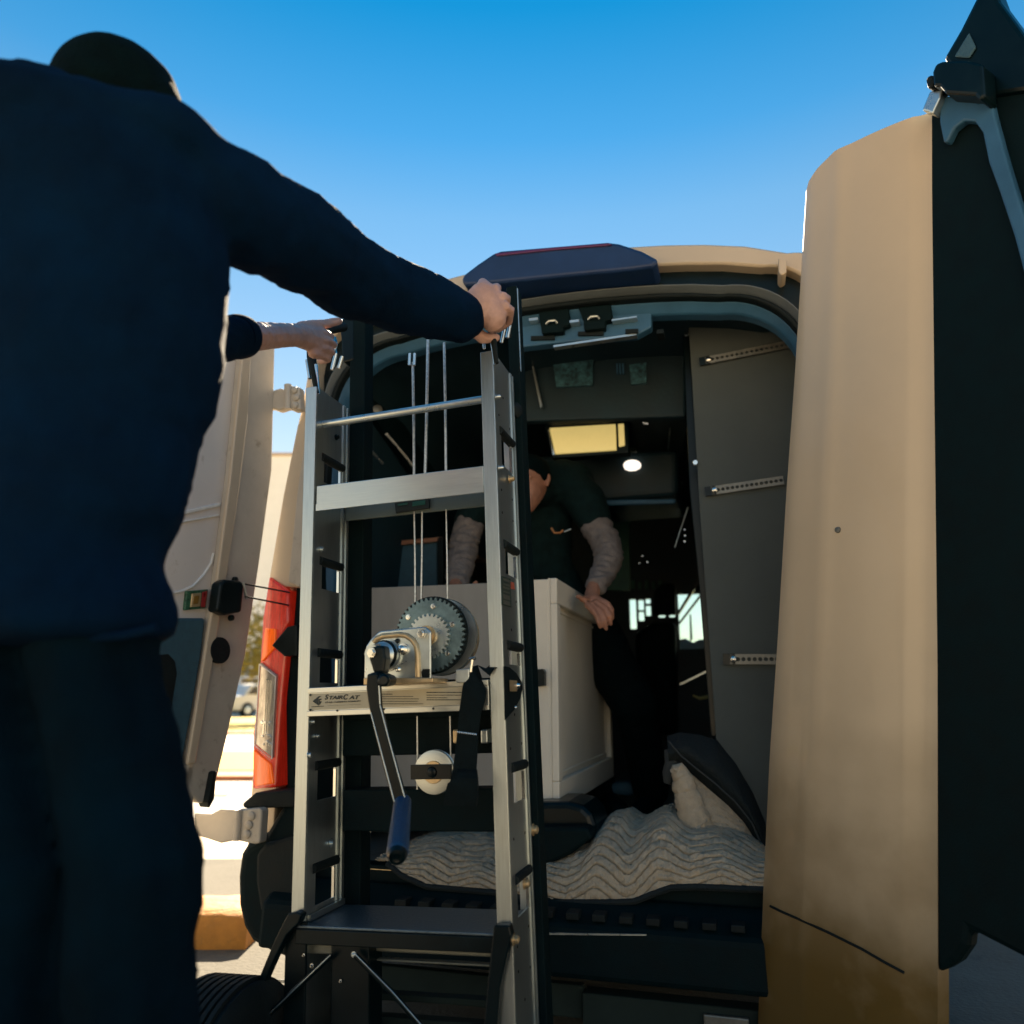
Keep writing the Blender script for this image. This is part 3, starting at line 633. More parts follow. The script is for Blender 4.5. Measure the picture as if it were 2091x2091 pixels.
# ---- right rear door, close to the camera on the right
RD = Frame((.782, 1.85, 0), -56.5)
Rr = lambda pts, y0, y1, name, m, par, bev=.004: inF(RD, lambda: MB().poly(RD, pts, y0, y1).build(name, m, par, bevel=bev))
def curved_door():
    le = [(388, 1640), (520, 1632), (750, 1618), (1000, 1600), (1300, 1582), (1550, 1565), (1800, 1553), (2000, 1545), (2170, 1538)]
    te = [(1640, 388), (1650, 370), (1672, 345), (1710, 315), (1760, 292), (1830, 258), (1908, 219)]
    b = MB(); bm = b.bm; NU, NV = 26, 44; F_ = []; B_ = []
    for i in range(NU + 1):
        u = i / NU; cf_, cb_ = [], []
        ptop = lerp0(te, 1640 + u * 268)
        for j in range(NV + 1):
            vv = j / NV; py = ptop + (2165 - ptop) * vv; l = lerp0(le, py); px = l + (1908 - l) * u
            bulge = .030 * (math.sin(math.pi * min(1, u * 1.06)) ** .55) - .007 * math.exp(-((u - .90) / .03) ** 2) * 1 + .004 * math.exp(-((u - .30) / .06) ** 2)
            q = RD.at(px, py, 0); cf_.append(bm.verts.new((q.x, .012 - bulge, q.z))); cb_.append(bm.verts.new((q.x, .055, q.z)))
        F_.append(cf_); B_.append(cb_)
    for i in range(NU):
        for j in range(NV):
            bm.faces.new((F_[i][j], F_[i + 1][j], F_[i + 1][j + 1], F_[i][j + 1])); bm.faces.new((B_[i][j + 1], B_[i + 1][j + 1], B_[i + 1][j], B_[i][j]))
        bm.faces.new((F_[i][0], B_[i][0], B_[i + 1][0], F_[i + 1][0])); bm.faces.new((F_[i][NV], F_[i + 1][NV], B_[i + 1][NV], B_[i][NV]))
    for j in range(NV):
        bm.faces.new((F_[0][j], F_[0][j + 1], B_[0][j + 1], B_[0][j])); bm.faces.new((F_[NU][j], B_[NU][j], B_[NU][j + 1], F_[NU][j + 1]))
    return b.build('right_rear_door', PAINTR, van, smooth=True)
def lerp0(pts, x):
    if x <= pts[0][0]: return pts[0][1]
    for (x0, a0), (x1, a1) in zip(pts, pts[1:]):
        if x <= x1: return a0 + (a1 - a0) * (x - x0) / max(1e-6, x1 - x0)
    return pts[-1][1]
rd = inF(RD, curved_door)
inF(RD, lambda: MB().tube([RD.at(px, py, 0) + Vector((0, .0095 - .030 * math.sin(math.pi * min(1, (px - 1550) / 358 * 1.06)) ** .55, 0)) for px, py in ((1575, 1850), (1600, 1860), (1640, 1875), (1670, 1887), (1700, 1900), (1735, 1917), (1770, 1935), (1810, 1960), (1850, 1985))], .003).build('door_crease', RUBBER, rd, smooth=True))
inF(RD, lambda: MB().lathe(RD.at(1711, 1082, -.018), (0, -1, 0), [(0, .008), (.003, .007), (.004, .002)], 12).build('door_screw', STRAPM, rd, smooth=True))
Rr([(1890, 228), (1925, 195), (2010, 180), (2095, 160), (2400, 330), (2400, 2080), (2091, 1958), (1979, 1900), (1976, 1933), (1954, 1965), (1930, 1980), (1908, 1988)], .012, .06, 'inner_trim', BLACK, rd, .02)
Rr([(1925, 120), (1960, 60), (1990, 0), (2010, -40), (2025, -40), (2040, 0), (2070, 40), (2095, 75), (2130, 180), (1990, 200)], .0, .06, 'window_frame', GLOSSB, rd, .01)
Rr([(1948, 115), (1978, 66), (1992, 96), (1978, 118)], -.006, .0, 'window_corner', TRIM, rd, .003)
Rr([(1903, 148), (1910, 130), (1925, 124), (1975, 122), (2005, 130), (2010, 195), (2000, 206), (1990, 194), (1930, 190), (1918, 176), (1905, 176)], -.06, .0, 'latch_block', GLOSSB, rd, .012)
Rr([(1888, 160), (1900, 150), (1910, 155), (1905, 178), (1892, 180)], -.05, .0, 'latch_knob', RUBBER, rd, .012)
Rr([(1882, 225), (1898, 186), (1924, 182), (1920, 200), (1905, 232), (1895, 228)], -.03, .0, 'latch_plate', ZINC, rd, .004)
Rr([(1918, 200), (1930, 196), (1982, 192), (2000, 210), (2012, 195), (2022, 195), (2035, 250), (2060, 340), (2091, 440), (2140, 640), (2120, 660), (2091, 560), (2070, 480), (2040, 390), (2018, 330), (2006, 270), (1990, 248), (1968, 246), (1948, 262), (1934, 290), (1926, 290), (1918, 250)], -.012, .012, 'arched_bracket', BLUEGREY, rd, .012)

# ================================================================== WHITE CABINET on the forks
cab = empty('cabinet', VF.M @ Matrix.Translation((-.28, .2, .62)), 'pale tall cabinet with a recessed side panel, resting on the black forks', 'cabinet')
CT = Matrix.Translation((.28, -.2, -.62))
def C(mb, name, m, par=None, **k):
    o = mb.build(name, m, par or cab, **k); o.data.transform(CT); return o
xr = .071
def side(px, py): return VF.at(px, py, xr, 0)
pA = side(1120, 1183); pB = side(1225, 1243); pC = side(1247, 1618); pD = side(1125, 1640)
yb = (pB.y + pC.y) / 2
C(MB().box((-.637, .2, .62), (xr, .222, 1.328)), 'back_board', CABB, bevel=.002)
C(MB().box((-.06, .190, .615), (xr, .2, 1.331)), 'face_stile', CAB, bevel=.002)
C(MB().box((-.637, .222, .62), (xr - .002, yb, 1.328)), 'carcass', CABB, bevel=.002)
# side door: frame and recessed panel
zt, zb = 1.335, .60; ys = .192; fr = .085
C(MB().box((xr, ys, zb), (xr + .006, yb, zt)), 'side_panel', CAB)
for a_, b2, nm in (((xr + .006, ys, zt - fr), (xr + .030, yb, zt), 'rail'), ((xr + .006, ys, zb), (xr + .030, yb, zb + fr), 'rail'),
               ((xr + .006, ys, zb + fr), (xr + .030, ys + .05, zt - fr), 'stile'), ((xr + .006, yb - .05, zb + fr), (xr + .030, yb, zt - fr), 'stile')):
    C(MB().box(a_, b2), nm, CAB, bevel=.004)
C(MB().box((xr + .006, ys + .060, zt - fr - .022), (xr + .012, yb - .075, zt - fr - .012)), 'inner_bead', CAB, bevel=.003)
C(MB().box((xr + .006, ys + .060, zb + fr + .012), (xr + .012, yb - .075, zb + fr + .022)), 'inner_bead', CAB, bevel=.003)
C(MB().box((xr + .006, yb - .075, zb + fr + .01), (xr + .012, yb - .06, zt - fr - .01)), 'inner_bead', CAB, bevel=.003)
MB().poly(VF, [(1095, 1367), (1108, 1366), (1112, 1372), (1112, 1400), (1097, 1402)], .165, .19).build('x', GLOSSB, None)
bpy.data.objects['x'].name = 'latch_tab'; lt_ = bpy.data.objects['latch_tab']; lt_.data.transform(CT); lt_.parent = cab

# ================================================================== STAIR CLIMBING HOIST
KF = Frame((0, 1.68, 0), -16, -2.2)
cart = empty('stair_forklift', KF.M, 'aluminium stair climbing hand forklift with a winch standing behind the van', 'forklift')
K = KF.at
LX0, LX1, RX0, RX1 = -.468, -.438, -.011, .020
TOP = 1.735; BOT = .10; DP = .172
def rail(x0, x1, wx, slots, top, side):
    """front flange strip, deep web with window cut-outs, rear flange"""
    r = MB()
    r.box((x0, .0, BOT), (x1, .006, top))
    r.build('rail_flange', ALU, cart, bevel=.0012)
    w0, w1 = (wx - .004, wx)
    ys0, ys1 = .045, .128
    b = MB()
    b.box((w0, .006, BOT), (w1, ys0, top)); b.box((w0, ys1, BOT), (w1, DP, top))
    z = BOT
    for (za, zb_) in slots:
        b.box((w0, ys0, z), (w1, ys1, za)); z = zb_
    b.box((w0, ys0, z), (w1, ys1, top))
    wb = b.build('rail_web', ALU, cart)
    for k, yy in enumerate((.138, .146, .160)):
        MB().box((w1 if side > 0 else w1, yy, BOT), (w1 + .003, yy + .003, top)).build('web_ridge', ALU, wb)
    MB().box((x0 if side < 0 else x0, DP, BOT), (x1, DP + .006, top - .01)).build('rail_rear_flange', ALU, cart, bevel=.001)
    for (za, zb_) in slots:
        MB().rod((wx - .002, ys0 - .012, zb_ + .004), (wx - .002, ys1 + .014, zb_ + .004), .0105, n=14).build('slot_bar', RUBBER, cart, smooth=True)
        MB().box((w0 - .001, ys1 - .001, za), (w1 + .001, ys1 + .0035, zb_ - .01)).build('slot_edge', CHROME, wb)
# slot heights measured on the web plane
def wz(px, py, wx): return K(px, py, wx, 0).z
Ls = [(wz(655, 1845, LX1), wz(655, 1772, LX1)), (wz(655, 1633, LX1), wz(655, 1566, LX1)), (wz(660, 1394, LX1), wz(660, 1337, LX1)), (wz(660, 1203, LX1), wz(660, 1150, LX1)), (wz(662, 985, LX1), wz(662, 938, LX1))]
Rs = [(wz(1060, 1872, RX1), wz(1060, 1795, RX1)), (wz(1052, 1640, RX1), wz(1052, 1570, RX1)), (wz(1043, 1357, RX1), wz(1043, 1322, RX1)), (wz(1035, 1172, RX1), wz(1035, 1118, RX1)), (wz(1028, 950, RX1), wz(1028, 890, RX1))]
rail(LX0, LX1, LX1, Ls, TOP - .02, -1)
rail(RX0, RX1, RX1, Rs, TOP, 1)
# black inner mast behind the rails
for x0, x1, tp in ((LX1 - .006, LX1 + .04, K(715, 650, .19).z), (RX1 - .012, RX1 + .016, K(1056, 585, .19).z)):
    MB().box((x0, .182, .12), (x1, .235, tp)).build('inner_mast', BLACK, cart, bevel=.003)
MB().box((RX1 + .0165, .186, K(1056, 760, .19).z), (RX1 + .0185, .192, K(1056, 590, .19).z)).build('mast_glint', ZINC, cart)  # bright strip standing for the highlight at the mast top
# round rung, cross channels
MB().rod(K(640, 870, .04), K(985, 816, .04), .0095, n=16).build('rung', ZINC, cart, smooth=True)
z0 = (K(640, 992, 0).z + K(986, 950, 0).z) / 2; z1 = (K(641, 1043, 0).z + K(988, 1004, 0).z) / 2
cb = MB(); cb.box((LX1 + .004, .004, z1), (RX0 - .002, .010, z0)); cb.box((LX1 + .004, .010, z0 - .006), (RX0 - .002, .06, z0)); cb.build('upper_crossbar', ALUH, cart, bevel=.0015)
MB().box((LX1 + .004, .0025, z1), (RX0 - .002, .0045, z1 + .016)).build('crossbar_lip', ALUH, cart)
z2 = K(900, 1045, .16).z
MB().box((LX1 + .004, .15, z2), (RX0 - .002, .158, z2 + .052)).build('rear_crossbar', mat('dull_aluminium', (.16, .20, .19), .5, .6, var=.15), cart, bevel=.0015)
bx = MB().poly(KF, [(806, 1025), (876, 1015), (876, 1037), (808, 1047)], .142, .150).build('warning_label', INK, cart)
MB().poly(KF, [(812, 1029), (832, 1026), (832, 1030), (812, 1033)], .140, .142).build('label_line', GREENL, bx)
MB().poly(KF, [(842, 1025), (868, 1021), (868, 1030), (842, 1034)], .140, .142).build('label_line', GREENL, bx)
# sign bar with label plate
z0 = (K(631, 1400, 0).z + K(997, 1393, 0).z) / 2; z1 = (K(631, 1459, 0).z + K(1000, 1454, 0).z) / 2
sb = MB(); sb.box((LX1 - .0, -.004, z1), (RX0 - .002, .004, z0)); sb.box((LX1, .004, z0 - .005), (RX0 - .002, .07, z0)); sb.box((LX1, -.008, z1), (RX0 - .002, -.004, z1 + .012)); sb.box((LX1, -.008, z0 - .012), (RX0 - .002, -.004, z0))
sb.build('winch_crossbar', ALUH, cart, bevel=.0012)
lp0 = K(634, 1443, -.006); lp1 = K(632, 1412, -.006)
lab = MB().box((LX1 + .003, -.0065, z1 + .0135), (RX0 - .02, -.0045, z0 - .0135)).build('label_plate', LABEL, cart)
def text(s, x, z, h, w_, parent, y=-.0075, m=INK, shear=.25, bold=.0):
    c = bpy.data.curves.new('lettering', 'FONT'); c.body = s; c.size = 1; c.shear = shear; c.offset = bold; c.extrude = .01
    o = bpy.data.objects.new('lettering', c); col.objects.link(o)
    dg = bpy.context.evaluated_depsgraph_get(); me = bpy.data.meshes.new_from_object(o.evaluated_get(dg))
    bpy.data.objects.remove(o); bpy.data.curves.remove(c)
    xs = [v.co.x for v in me.vertices]; ys_ = [v.co.y for v in me.vertices]
    sx = w_ / (max(xs) - min(xs)); sz = h / (max(ys_) - min(ys_)); mx, my = min(xs), min(ys_)
    for v in me.vertices: v.co = Vector((x + (v.co.x - mx) * sx, y - v.co.z * .03, z + (v.co.y - my) * sz))
    me.materials.clear(); me.materials.append(m)
    t = bpy.data.objects.new('lettering', me); col.objects.link(t); t.parent = parent; return t
def kp(px, py): q = K(px, py, -.0075); return q.x, q.z
def tx(s, a, b, bold=.0, shear=.25, m=INK):           # a: lower-left pixel, b: upper-right pixel
    x0, zz0 = kp(*a); x1, zz1 = kp(*b); text(s, x0, zz0, zz1 - zz0, x1 - x0, lab, shear=shear, bold=bold, m=m)
tx('S', (663, 1429), (671, 1418), .03); tx('TAIR', (672, 1428.5), (700, 1420), .035); tx('C', (701, 1428.8), (711, 1417.5), .03); tx('AT', (712, 1428.2), (735, 1419.5), .035)
tx('STAIR CLIMBING FORKLIFT', (664, 1436), (737, 1430), .02, 0)
tx('1100 lb capacity at 12" load center', (669, 1441.5), (737, 1438), .02, 0)
MB().poly(KF, [(638, 1432), (650, 1422), (656, 1421), (650, 1426), (650, 1440), (645, 1437)], -.0076, -.0066).build('logo_mark', INK, lab)
MB().poly(KF, [(651, 1427), (656, 1426.5), (656, 1429), (653, 1429.5), (653, 1432), (656, 1432), (656, 1434), (651, 1441)], -.0076, -.0066).build('logo_mark', INK, lab)
MB().poly(KF, [(636, 1442.6), (661, 1441.4), (661, 1442.6), (636, 1443.8)], -.0076, -.0066).build('logo_line', INK, lab)
# the small print is unreadable in the photo: rows of short ink strokes
rp = random.Random(11)
def print_row(x0, x1, y, h):
    b = MB(); x = x0
    while x < x1:
        w_ = rp.uniform(1.6, 5.5); xe = min(x1, x + w_)
        b.poly(KF, [(x, y), (xe, y - .02), (xe, y + h), (x, y + h)], -.0074, -.0066); x = xe + .7
    b.build('small_print', INK, lab)
for x0, x1, y, h in ((779, 801, 1416.6, 1.7), (779, 843, 1421.6, 1.3), (779, 855, 1426.4, 1.3), (779, 853, 1431.4, 1.3), (779, 864, 1436.6, 1.3), (871, 944, 1413, 1.8), (871, 944, 1418.8, 1.4), (871, 914, 1424, 1.3), (871, 944, 1428.2, 1.7)):
    print_row(x0, x1, y, h)
for px, py in ((634, 1419), (634, 1450), (689, 1451), (784, 1448), (885, 1447)):
    bolt(KF, px, py, -.008, .0016, lab, INK, 'rivet', .002)
# label and red sticker on the right web
def webpt(px, py): return K(px, py, RX1 + .001, 0)
def webpoly(pts, t, name, m, par):
    f = [webpt(*p) for p in pts]
    return MB().prism([v + Vector((t, 0, 0)) for v in f], f).build(name, m, par)
wl = webpoly([(1023, 1176), (1041, 1182), (1043, 1240), (1024, 1234)], .0016, 'web_label', mat('dark_green_ink', (.03, .055, .045), .5), cart)
for a_, b2 in ((1181, 1186), (1190, 1194), (1197, 1201), (1206, 1209), (1213, 1222), (1225, 1233)):
    webpoly([(1026, a_), (1039, a_ + 4), (1039.5, b2 + 4), (1026.5, b2)], .002, 'web_label_block', STRAPM, wl)
webpoly([(1042, 1188), (1048, 1190), (1050, 1204), (1043, 1202)], .0016, 'red_sticker', REDINK, cart)
# bolts on the right web
for px, py, r in ((1012, 811, .005), (1018, 956, .005), (1040, 978, .007), (1048, 1402, .006), (1088, 1694, .009), (1070, 1804, .008), (1048, 1918, .008), (1044, 1445, .004)):
    c = K(px, py, RX1 + .003, 0)
    MB().lathe(c, (1, 0, 0), [(0, r * 1.5), (.002, r * 1.5), (.0021, r), (.010, r), (.013, r * .5)], 12).build('bolt', BRASS if r > .006 else ZINC, cart, smooth=True)
for px, py, r in ((686, 893, .005), (656, 1122, .006), (676, 1722, .007), (637, 1474, .004), (647, 1503, .004), (630, 1542, .006)):
    c = K(px, py, LX1 + .001, 0)
    MB().lathe(c, (1, 0, 0), [(0, r * 1.5), (.002, r * 1.5), (.0021, r), (.008, r)], 12).build('bolt', ZINC if py > 1000 else GLOSSB, cart, smooth=True)
MB().lathe(K(1040, 843, .19), (1, -.4, 0), [(0, .008), (.01, .020), (.028, .020), (.034, .012)], 16).build('star_knob', RUBBER, cart, smooth=True)
rnd = random.Random(2)
for k in range(22):                                    # small punched holes down the right web
    z = .35 + k * .062
    if any(a_ - .02 < z < b2 + .03 for a_, b2 in Rs): continue
    for yy in (.03, .118) if k % 3 else (.07,):
        MB().lathe((RX1 + .0005, yy, z + rnd.uniform(-.01, .01)), (1, 0, 0), [(0, .0032), (.0006, .003)], 8).build('punched_hole', RUBBER, cart)
# top end pins and grips
def pin(p, q, y, r=.0048): MB().rod(K(*p, y), K(*q, y), r).build('handle_pin', CHROME, cart, smooth=True)
pin((627, 735), (633, 773), .02); pin((645, 745), (650, 806), .012); pin((680, 690), (686, 725), .12, .005); pin((678, 755), (686, 722), .1, .005); pin((692, 752), (699, 728), .11, .005)
pin((987, 692), (989, 712), .02, .0035); pin((1003, 688), (1011, 745), .0, .004); pin((1024, 700), (1030, 672), .06, .004); pin((1036, 690), (1041, 664), .08, .005)
MB().tube([K(683, 690, .11), K(686, 705, .10), K(685, 722, .10)], .005).build('handle_pin', CHROME, cart, smooth=True)
gl = MB(); gl.tube([K(648, 805, .01), K(642, 770, .01), K(636, 730, .02), K(636, 706, .02), K(650, 688, .03), K(676, 672, .06), K(702, 668, .12)], [.006, .008, .012, .013, .013, .013, .012], 10)
gl.build('hand_grip', RUBBER, cart, smooth=True)
gr = MB(); gr.tube([K(1014, 742, -.002), K(1009, 705, -.002), K(1004, 670, .0), K(1006, 645, .02), K(1020, 640, .05), K(1034, 655, .08), K(1040, 690, .10)], [.005, .007, .011, .012, .012, .011, .006], 10)
gr.build('hand_grip', RUBBER, cart, smooth=True)
MB().poly(KF, [(693, 655), (716, 640), (722, 650), (722, 735), (700, 740)], .18, .22).build('mast_cap', GLOSSB, cart, bevel=.004)
# cables
for (p, q, y, r) in (((874, 688), (868, 985), .10, .0042), ((843, 740), (846, 990), .10, .0038), ((907, 700), (911, 970), .10, .0036), ((846, 1045), (848, 1235), .10, .0026), ((862, 1045), (860, 1235), .10, .0026), ((911, 1040), (914, 1230), .10, .0022), ((852, 1462), (852, 1612), .09, .0022), ((919, 1462), (920, 1570), .09, .0022)):
    MB().tube([K(*p, y), K((p[0] + q[0]) / 2 + .6, (p[1] + q[1]) / 2, y), K(*q, y)], r, 8).build('cable', CABLE, cart, smooth=True)
for x in (837, 847): MB().rod(K(x, 722, .095), K(x - 1, 746, .095), .0042).build('cable_ferrule', CHROME, cart, smooth=True)

# ---- winch
gc = K(879, 1296, -.02); Rg = .079
def gear(c, y0, y1, rad, nt, th, name, m, par, ang=0):
    b = MB(); pts = []
    for k in range(nt):
        for f, rr in ((0, rad), (.35, rad), (.5, rad + th), (.85, rad + th)):
            t = ang + 2 * math.pi * (k + f) / nt; pts.append((c.x + math.cos(t) * rr, c.z + math.sin(t) * rr))
    return b.xz(pts, y0, y1).build(name, m, par)
g1 = gear(gc, -.024, -.014, .074, 44, .006, 'large_gear', DGEAR, cart)
for px, py in ((885, 1238), (834, 1260), (924, 1275), (914, 1334)):
    c = K(px, py, -.025); MB().lathe(c, (0, -1, 0), [(-.001, .0058), (.002, .0058), (.0021, .0036), (.003, .0036)], 14).build('gear_bolt', CHROME, g1, smooth=True)
MB().lathe(Vector((gc.x, -.013, gc.z)), (0, 1, 0), [(0, .083), (.0015, .084), (.004, .083)], 56).build('drum_flange', GLOSSB, cart, smooth=True)
MB().lathe(Vector((gc.x, -.008, gc.z)), (0, 1, 0), [(0, .045), (.055, .045)], 40).build('cable_drum', CABLE, cart, smooth=True)
MB().lathe(Vector((gc.x, .047, gc.z)), (0, 1, 0), [(0, .083), (.003, .086), (.03, .080), (.034, .04)], 56).build('drum_flange', BRASS, cart, smooth=True)
MB().lathe(Vector((gc.x, .040, gc.z)), (0, 1, 0), [(0, .084), (.006, .086), (.0065, .05)], 56).build('drum_flange', ZINC, cart, smooth=True)
sg = K(876, 1299, -.032); g2 = gear(sg, -.036, -.028, .042, 28, .006, 'small_gear', ZINC, cart, .1)
MB().lathe(Vector((sg.x - .003, -.036, sg.z)), (0, -1, 0), [(0, .022), (.006, .022), (.0061, .016), (.018, .016), (.0181, .012), (.03, .012)], 24).build('axle_collar', BRASS, cart, smooth=True)
MB().lathe(K(863, 1294, -.075), (0, -1, 0), [(0, .010), (.008, .010), (.0081, .006), (.013, .006)], 6).build('axle_nut', CHROME, cart)
br = MB().poly(KF, [(743, 1390), (744, 1335), (748, 1318), (758, 1304), (772, 1291), (778, 1288), (868, 1279), (880, 1290), (880, 1387)], -.072, -.066).build('winch_bracket', ZINC, cart, bevel=.003)
arc = [(750, 1312)] ; rib = [(764, 1312), (770, 1304), (782, 1299), (815, 1296), (830, 1298), (842, 1306), (850, 1318), (853, 1335), (854, 1383)]
MB().tube([K(px, py, -.073) for px, py in rib], .0062, 10).build('bracket_rib', BRASS, br, smooth=True)
MB().poly(KF, [(860, 1372), (864, 1366), (877, 1366), (877, 1383), (862, 1385)], -.075, -.071).build('bracket_slot', GLOSSB, br)
MB().poly(KF, [(742, 1384), (884, 1384), (884, 1394), (790, 1399), (742, 1399)], -.09, .0).build('winch_foot', BRASS, cart, bevel=.002)
for px, py, m_, r in ((812, 1309, GLOSSB, .0055), (813, 1367, CHROME, .0055), (818, 1330, GLOSSB, .007)):
    MB().lathe(K(px, py, -.072), (0, -1, 0), [(0, r), (.003, r), (.005, r * .5)], 14).build('bracket_bolt', m_, br, smooth=True)
MB().lathe(K(824, 1326, -.072), (0, -1, 0), [(0, .012), (.005, .012), (.0051, .008), (.014, .008), (.017, .004)], 18).build('pivot_bolt', CHROME, br, smooth=True)
hb = K(790, 1338, -.072)
MB().lathe(hb, (0, -1, 0), [(0, .034), (.006, .034), (.0061, .026), (.012, .028), (.018, .022), (.024, .027), (.030, .019), (.036, .024), (.046, .017), (.052, .020), (.070, .017)], 28).build('crank_hub', ZINC, cart, smooth=True)
MB().lathe(hb + Vector((0, -.014, 0)), (0, -1, 0), [(0, .030), (.003, .031), (.006, .029)], 28).build('friction_disc', GLOSSB, cart, smooth=True)
MB().poly(KF, [(755, 1322), (770, 1318), (783, 1318), (786, 1345), (782, 1375), (762, 1375), (753, 1345)], -.150, -.118).build('crank_boss', GLOSSB, cart, bevel=.006, segs=3)
MB().lathe(K(760, 1333, -.150), (0, -1, 0), [(0, .0105), (.004, .0105), (.0041, .007), (.010, .007)], 6).build('crank_nut', CHROME, cart)
MB().poly(KF, [(751, 1374), (772, 1371), (796, 1381), (794, 1398), (776, 1402), (748, 1395)], -.160, -.12).build('crank_clamp', GLOSSB, cart, bevel=.006)
MB().lathe(K(786, 1390, -.15), (.3, -1, 0), [(0, .012), (.018, .012), (.022, .008)], 16).build('clamp_knob', GLOSSB, cart, smooth=True)
MB().poly(KF, [(749, 1376), (770, 1374), (774, 1400), (776, 1440), (790, 1500), (812, 1580), (830, 1640), (806, 1652), (785, 1580), (765, 1500), (752, 1440), (747, 1405)], -.165, -.150).build('crank_arm', GLOSSB, cart, bevel=.004, segs=3)
for q in (((774, 1400), (776, 1438)), ((776, 1440), (792, 1502)), ((792, 1502), (829, 1638)), ((757, 1455), (806, 1640))):
    MB().rod(K(*q[0], -.166), K(*q[1], -.166), .0013).build('arm_edge', ZINC, cart, smooth=True)
ga = K(822, 1640, -.155); gb = K(812, 1738, -.30)
MB().capsule(ga, .017, gb, .019, 3).build('crank_grip', mat('dark_rubber_grip', (.012, .05, .12), .35, var=.2, scale=60, bump=.3, bscale=300), cart, smooth=True)
MB().lathe(gb, (gb - ga).normalized(), [(.010, .017), (.0195, .014), (.021, .008), (.019, .004)], 20).build('grip_cap', GLOSSB, cart, smooth=True)
MB().poly(KF, [(930, 1367), (958, 1365), (958, 1394), (930, 1394)], -.03, .0).build('cable_anchor', ZINC, cart, bevel=.002)
MB().rod(K(961, 1372, -.035), K(965, 1344, -.035), .0035).build('anchor_bolt', CHROME, cart, smooth=True)
MB().rod(K(958, 1346, -.035), K(971, 1344, -.035), .004).build('anchor_bolt_head', CHROME, cart, smooth=True)

# ---- carriage, pulley and forks
def zx(px, py, y): return K(px, py, y)
def kbox(pa, pb, y0, y1, name, m, bev=.003):           # pixel corners at plane y0
    a_ = K(*pa, y0); b2 = K(*pb, y0)
    return MB().box((a_.x, y0, b2.z), (b2.x, y1, a_.z)).build(name, m, cart, bevel=bev)
kbox((700, 1462), (1006, 1538), .12, .17, 'carriage_plate', BLACK)
kbox((700, 1398), (1010, 1462), .10, .13, 'carriage_bar', BLACK)
kbox((700, 1613), (1014, 1699), .12, .19, 'lift_plate', BLACK)
kbox((924, 1490), (935, 1518), .05, .12, 'carriage_lug', BRASS); kbox((981, 1490), (996, 1518), .05, .12, 'carriage_lug', ZINC)
pc = K(885, 1577, .06)
MB().lathe(pc, (0, 1, 0), [(0, .034), (.002, .046), (.005, .047), (.010, .036), (.015, .047), (.018, .046), (.02, .03)], 40).build('pulley', ALUH, cart, smooth=True)
MB().lathe(pc + Vector((0, -.001, 0)), (0, -1, 0), [(0, .024), (.002, .023)], 30).build('pulley_hub', BRASS, cart, smooth=True)
kbox((838, 1562), (921, 1591), .052, .057, 'pulley_strap', GLOSSB, .001)
MB().lathe(K(882, 1577, .052), (0, -1, 0), [(0, .012), (.004, .010), (.006, .004)], 16).build('pulley_pin', GLOSSB, cart, smooth=True)
# forks run forward under the cabinet
T = KF.I @ VF.M
def fork(x0, x1):
    b = MB(); pts = [(x0, -.02), (x1, -.02), (x1, .52), (x1 - .03, .60), (x1 - .07, .63), (x0 + .07, .63), (x0 + .03, .60), (x0, .52)]
    b.prism([Vector((x, y, .612)) for x, y in pts], [Vector((x, y, .545)) for x, y in pts])
    o = b.build('fork', GLOSSB, cart, bevel=.006); o.data.transform(T); return o
fork(-.55, -.37); 
fk = MB().poly(VF, [(1060, 1638), (1160, 1637), (1190, 1645), (1208, 1662), (1216, 1685), (1214, 1715), (1185, 1730), (1140, 1748), (1090, 1762), (1060, 1768)], .10, .34).build('fork', GLOSSB, cart, bevel=.02, segs=3); fk.data.transform(T)
f2 = MB().poly(VF, [(1060, 1690), (1200, 1690), (1210, 1712), (1165, 1745), (1120, 1765), (1060, 1775)], .02, .10).build('fork_heel', BLACK, cart, bevel=.01); f2.data.transform(T)

# ---- lower platform and undercarriage
p = [K(617, 1883, -.0), K(1010, 1906, 0.0)]
zp = (p[0].z + p[1].z) / 2
MB().box((LX1 - .012, -.012, zp - .006), (RX0 + .008, .168, zp)).build('step_plate', mat('step_plate_steel', (.13, .17, .20), .36, .6, var=.15, scale=25, bump=.2, bscale=150), cart, bevel=.002)
MB().box((LX1 - .012, -.013, zp - .036), (RX0 + .008, -.006, zp - .0065)).build('step_lip', GLOSSB, cart, bevel=.002)
MB().box((LX1 + .002, .012, zp + .002), (LX1 + .01, .165, zp + .014)).build('step_side_angle', ALU, cart)
kbox((750, 1925), (1003, 1955), .03, .05, 'lower_crossbar', mat('dull_beam', (.22, .22, .18), .55, .5, var=.2, scale=10, stretch=(1, 10, 10)))
kbox((750, 1957), (1000, 1975), .032, .05, 'lower_crossbar', MATS['dull_beam'])
kbox((620, 1912), (678, 1950), .02, .04, 'lower_crossbar', MATS['dull_beam'])
kbox((640, 2020), (1000, 2058), .14, .17, 'axle_beam', MATS['chassis_steel']); kbox((640, 2066), (1000, 2200), .14, .17, 'axle_beam', MATS['chassis_steel'])
kbox((677, 1905), (752, 2260), -.004, .06, 'centre_post', GLOSSB)
kbox((583, 1880), (618, 2260), -.006, .0, 'front_leg', GLOSSB)
MB().poly(KF, [(588, 1866), (604, 1862), (616, 1868), (610, 1885), (585, 1910), (560, 1960), (538, 2010), (528, 2012), (531, 1990), (560, 1920), (580, 1880)], -.03, -.006).build('folding_leg', GLOSSB, cart, bevel=.003)
MB().poly(KF, [(1008, 1890), (1040, 1890), (1044, 1910), (1020, 2020), (1004, 2240), (975, 2240), (996, 2000)], -.03, -.006).build('folding_leg', GLOSSB, cart, bevel=.003)
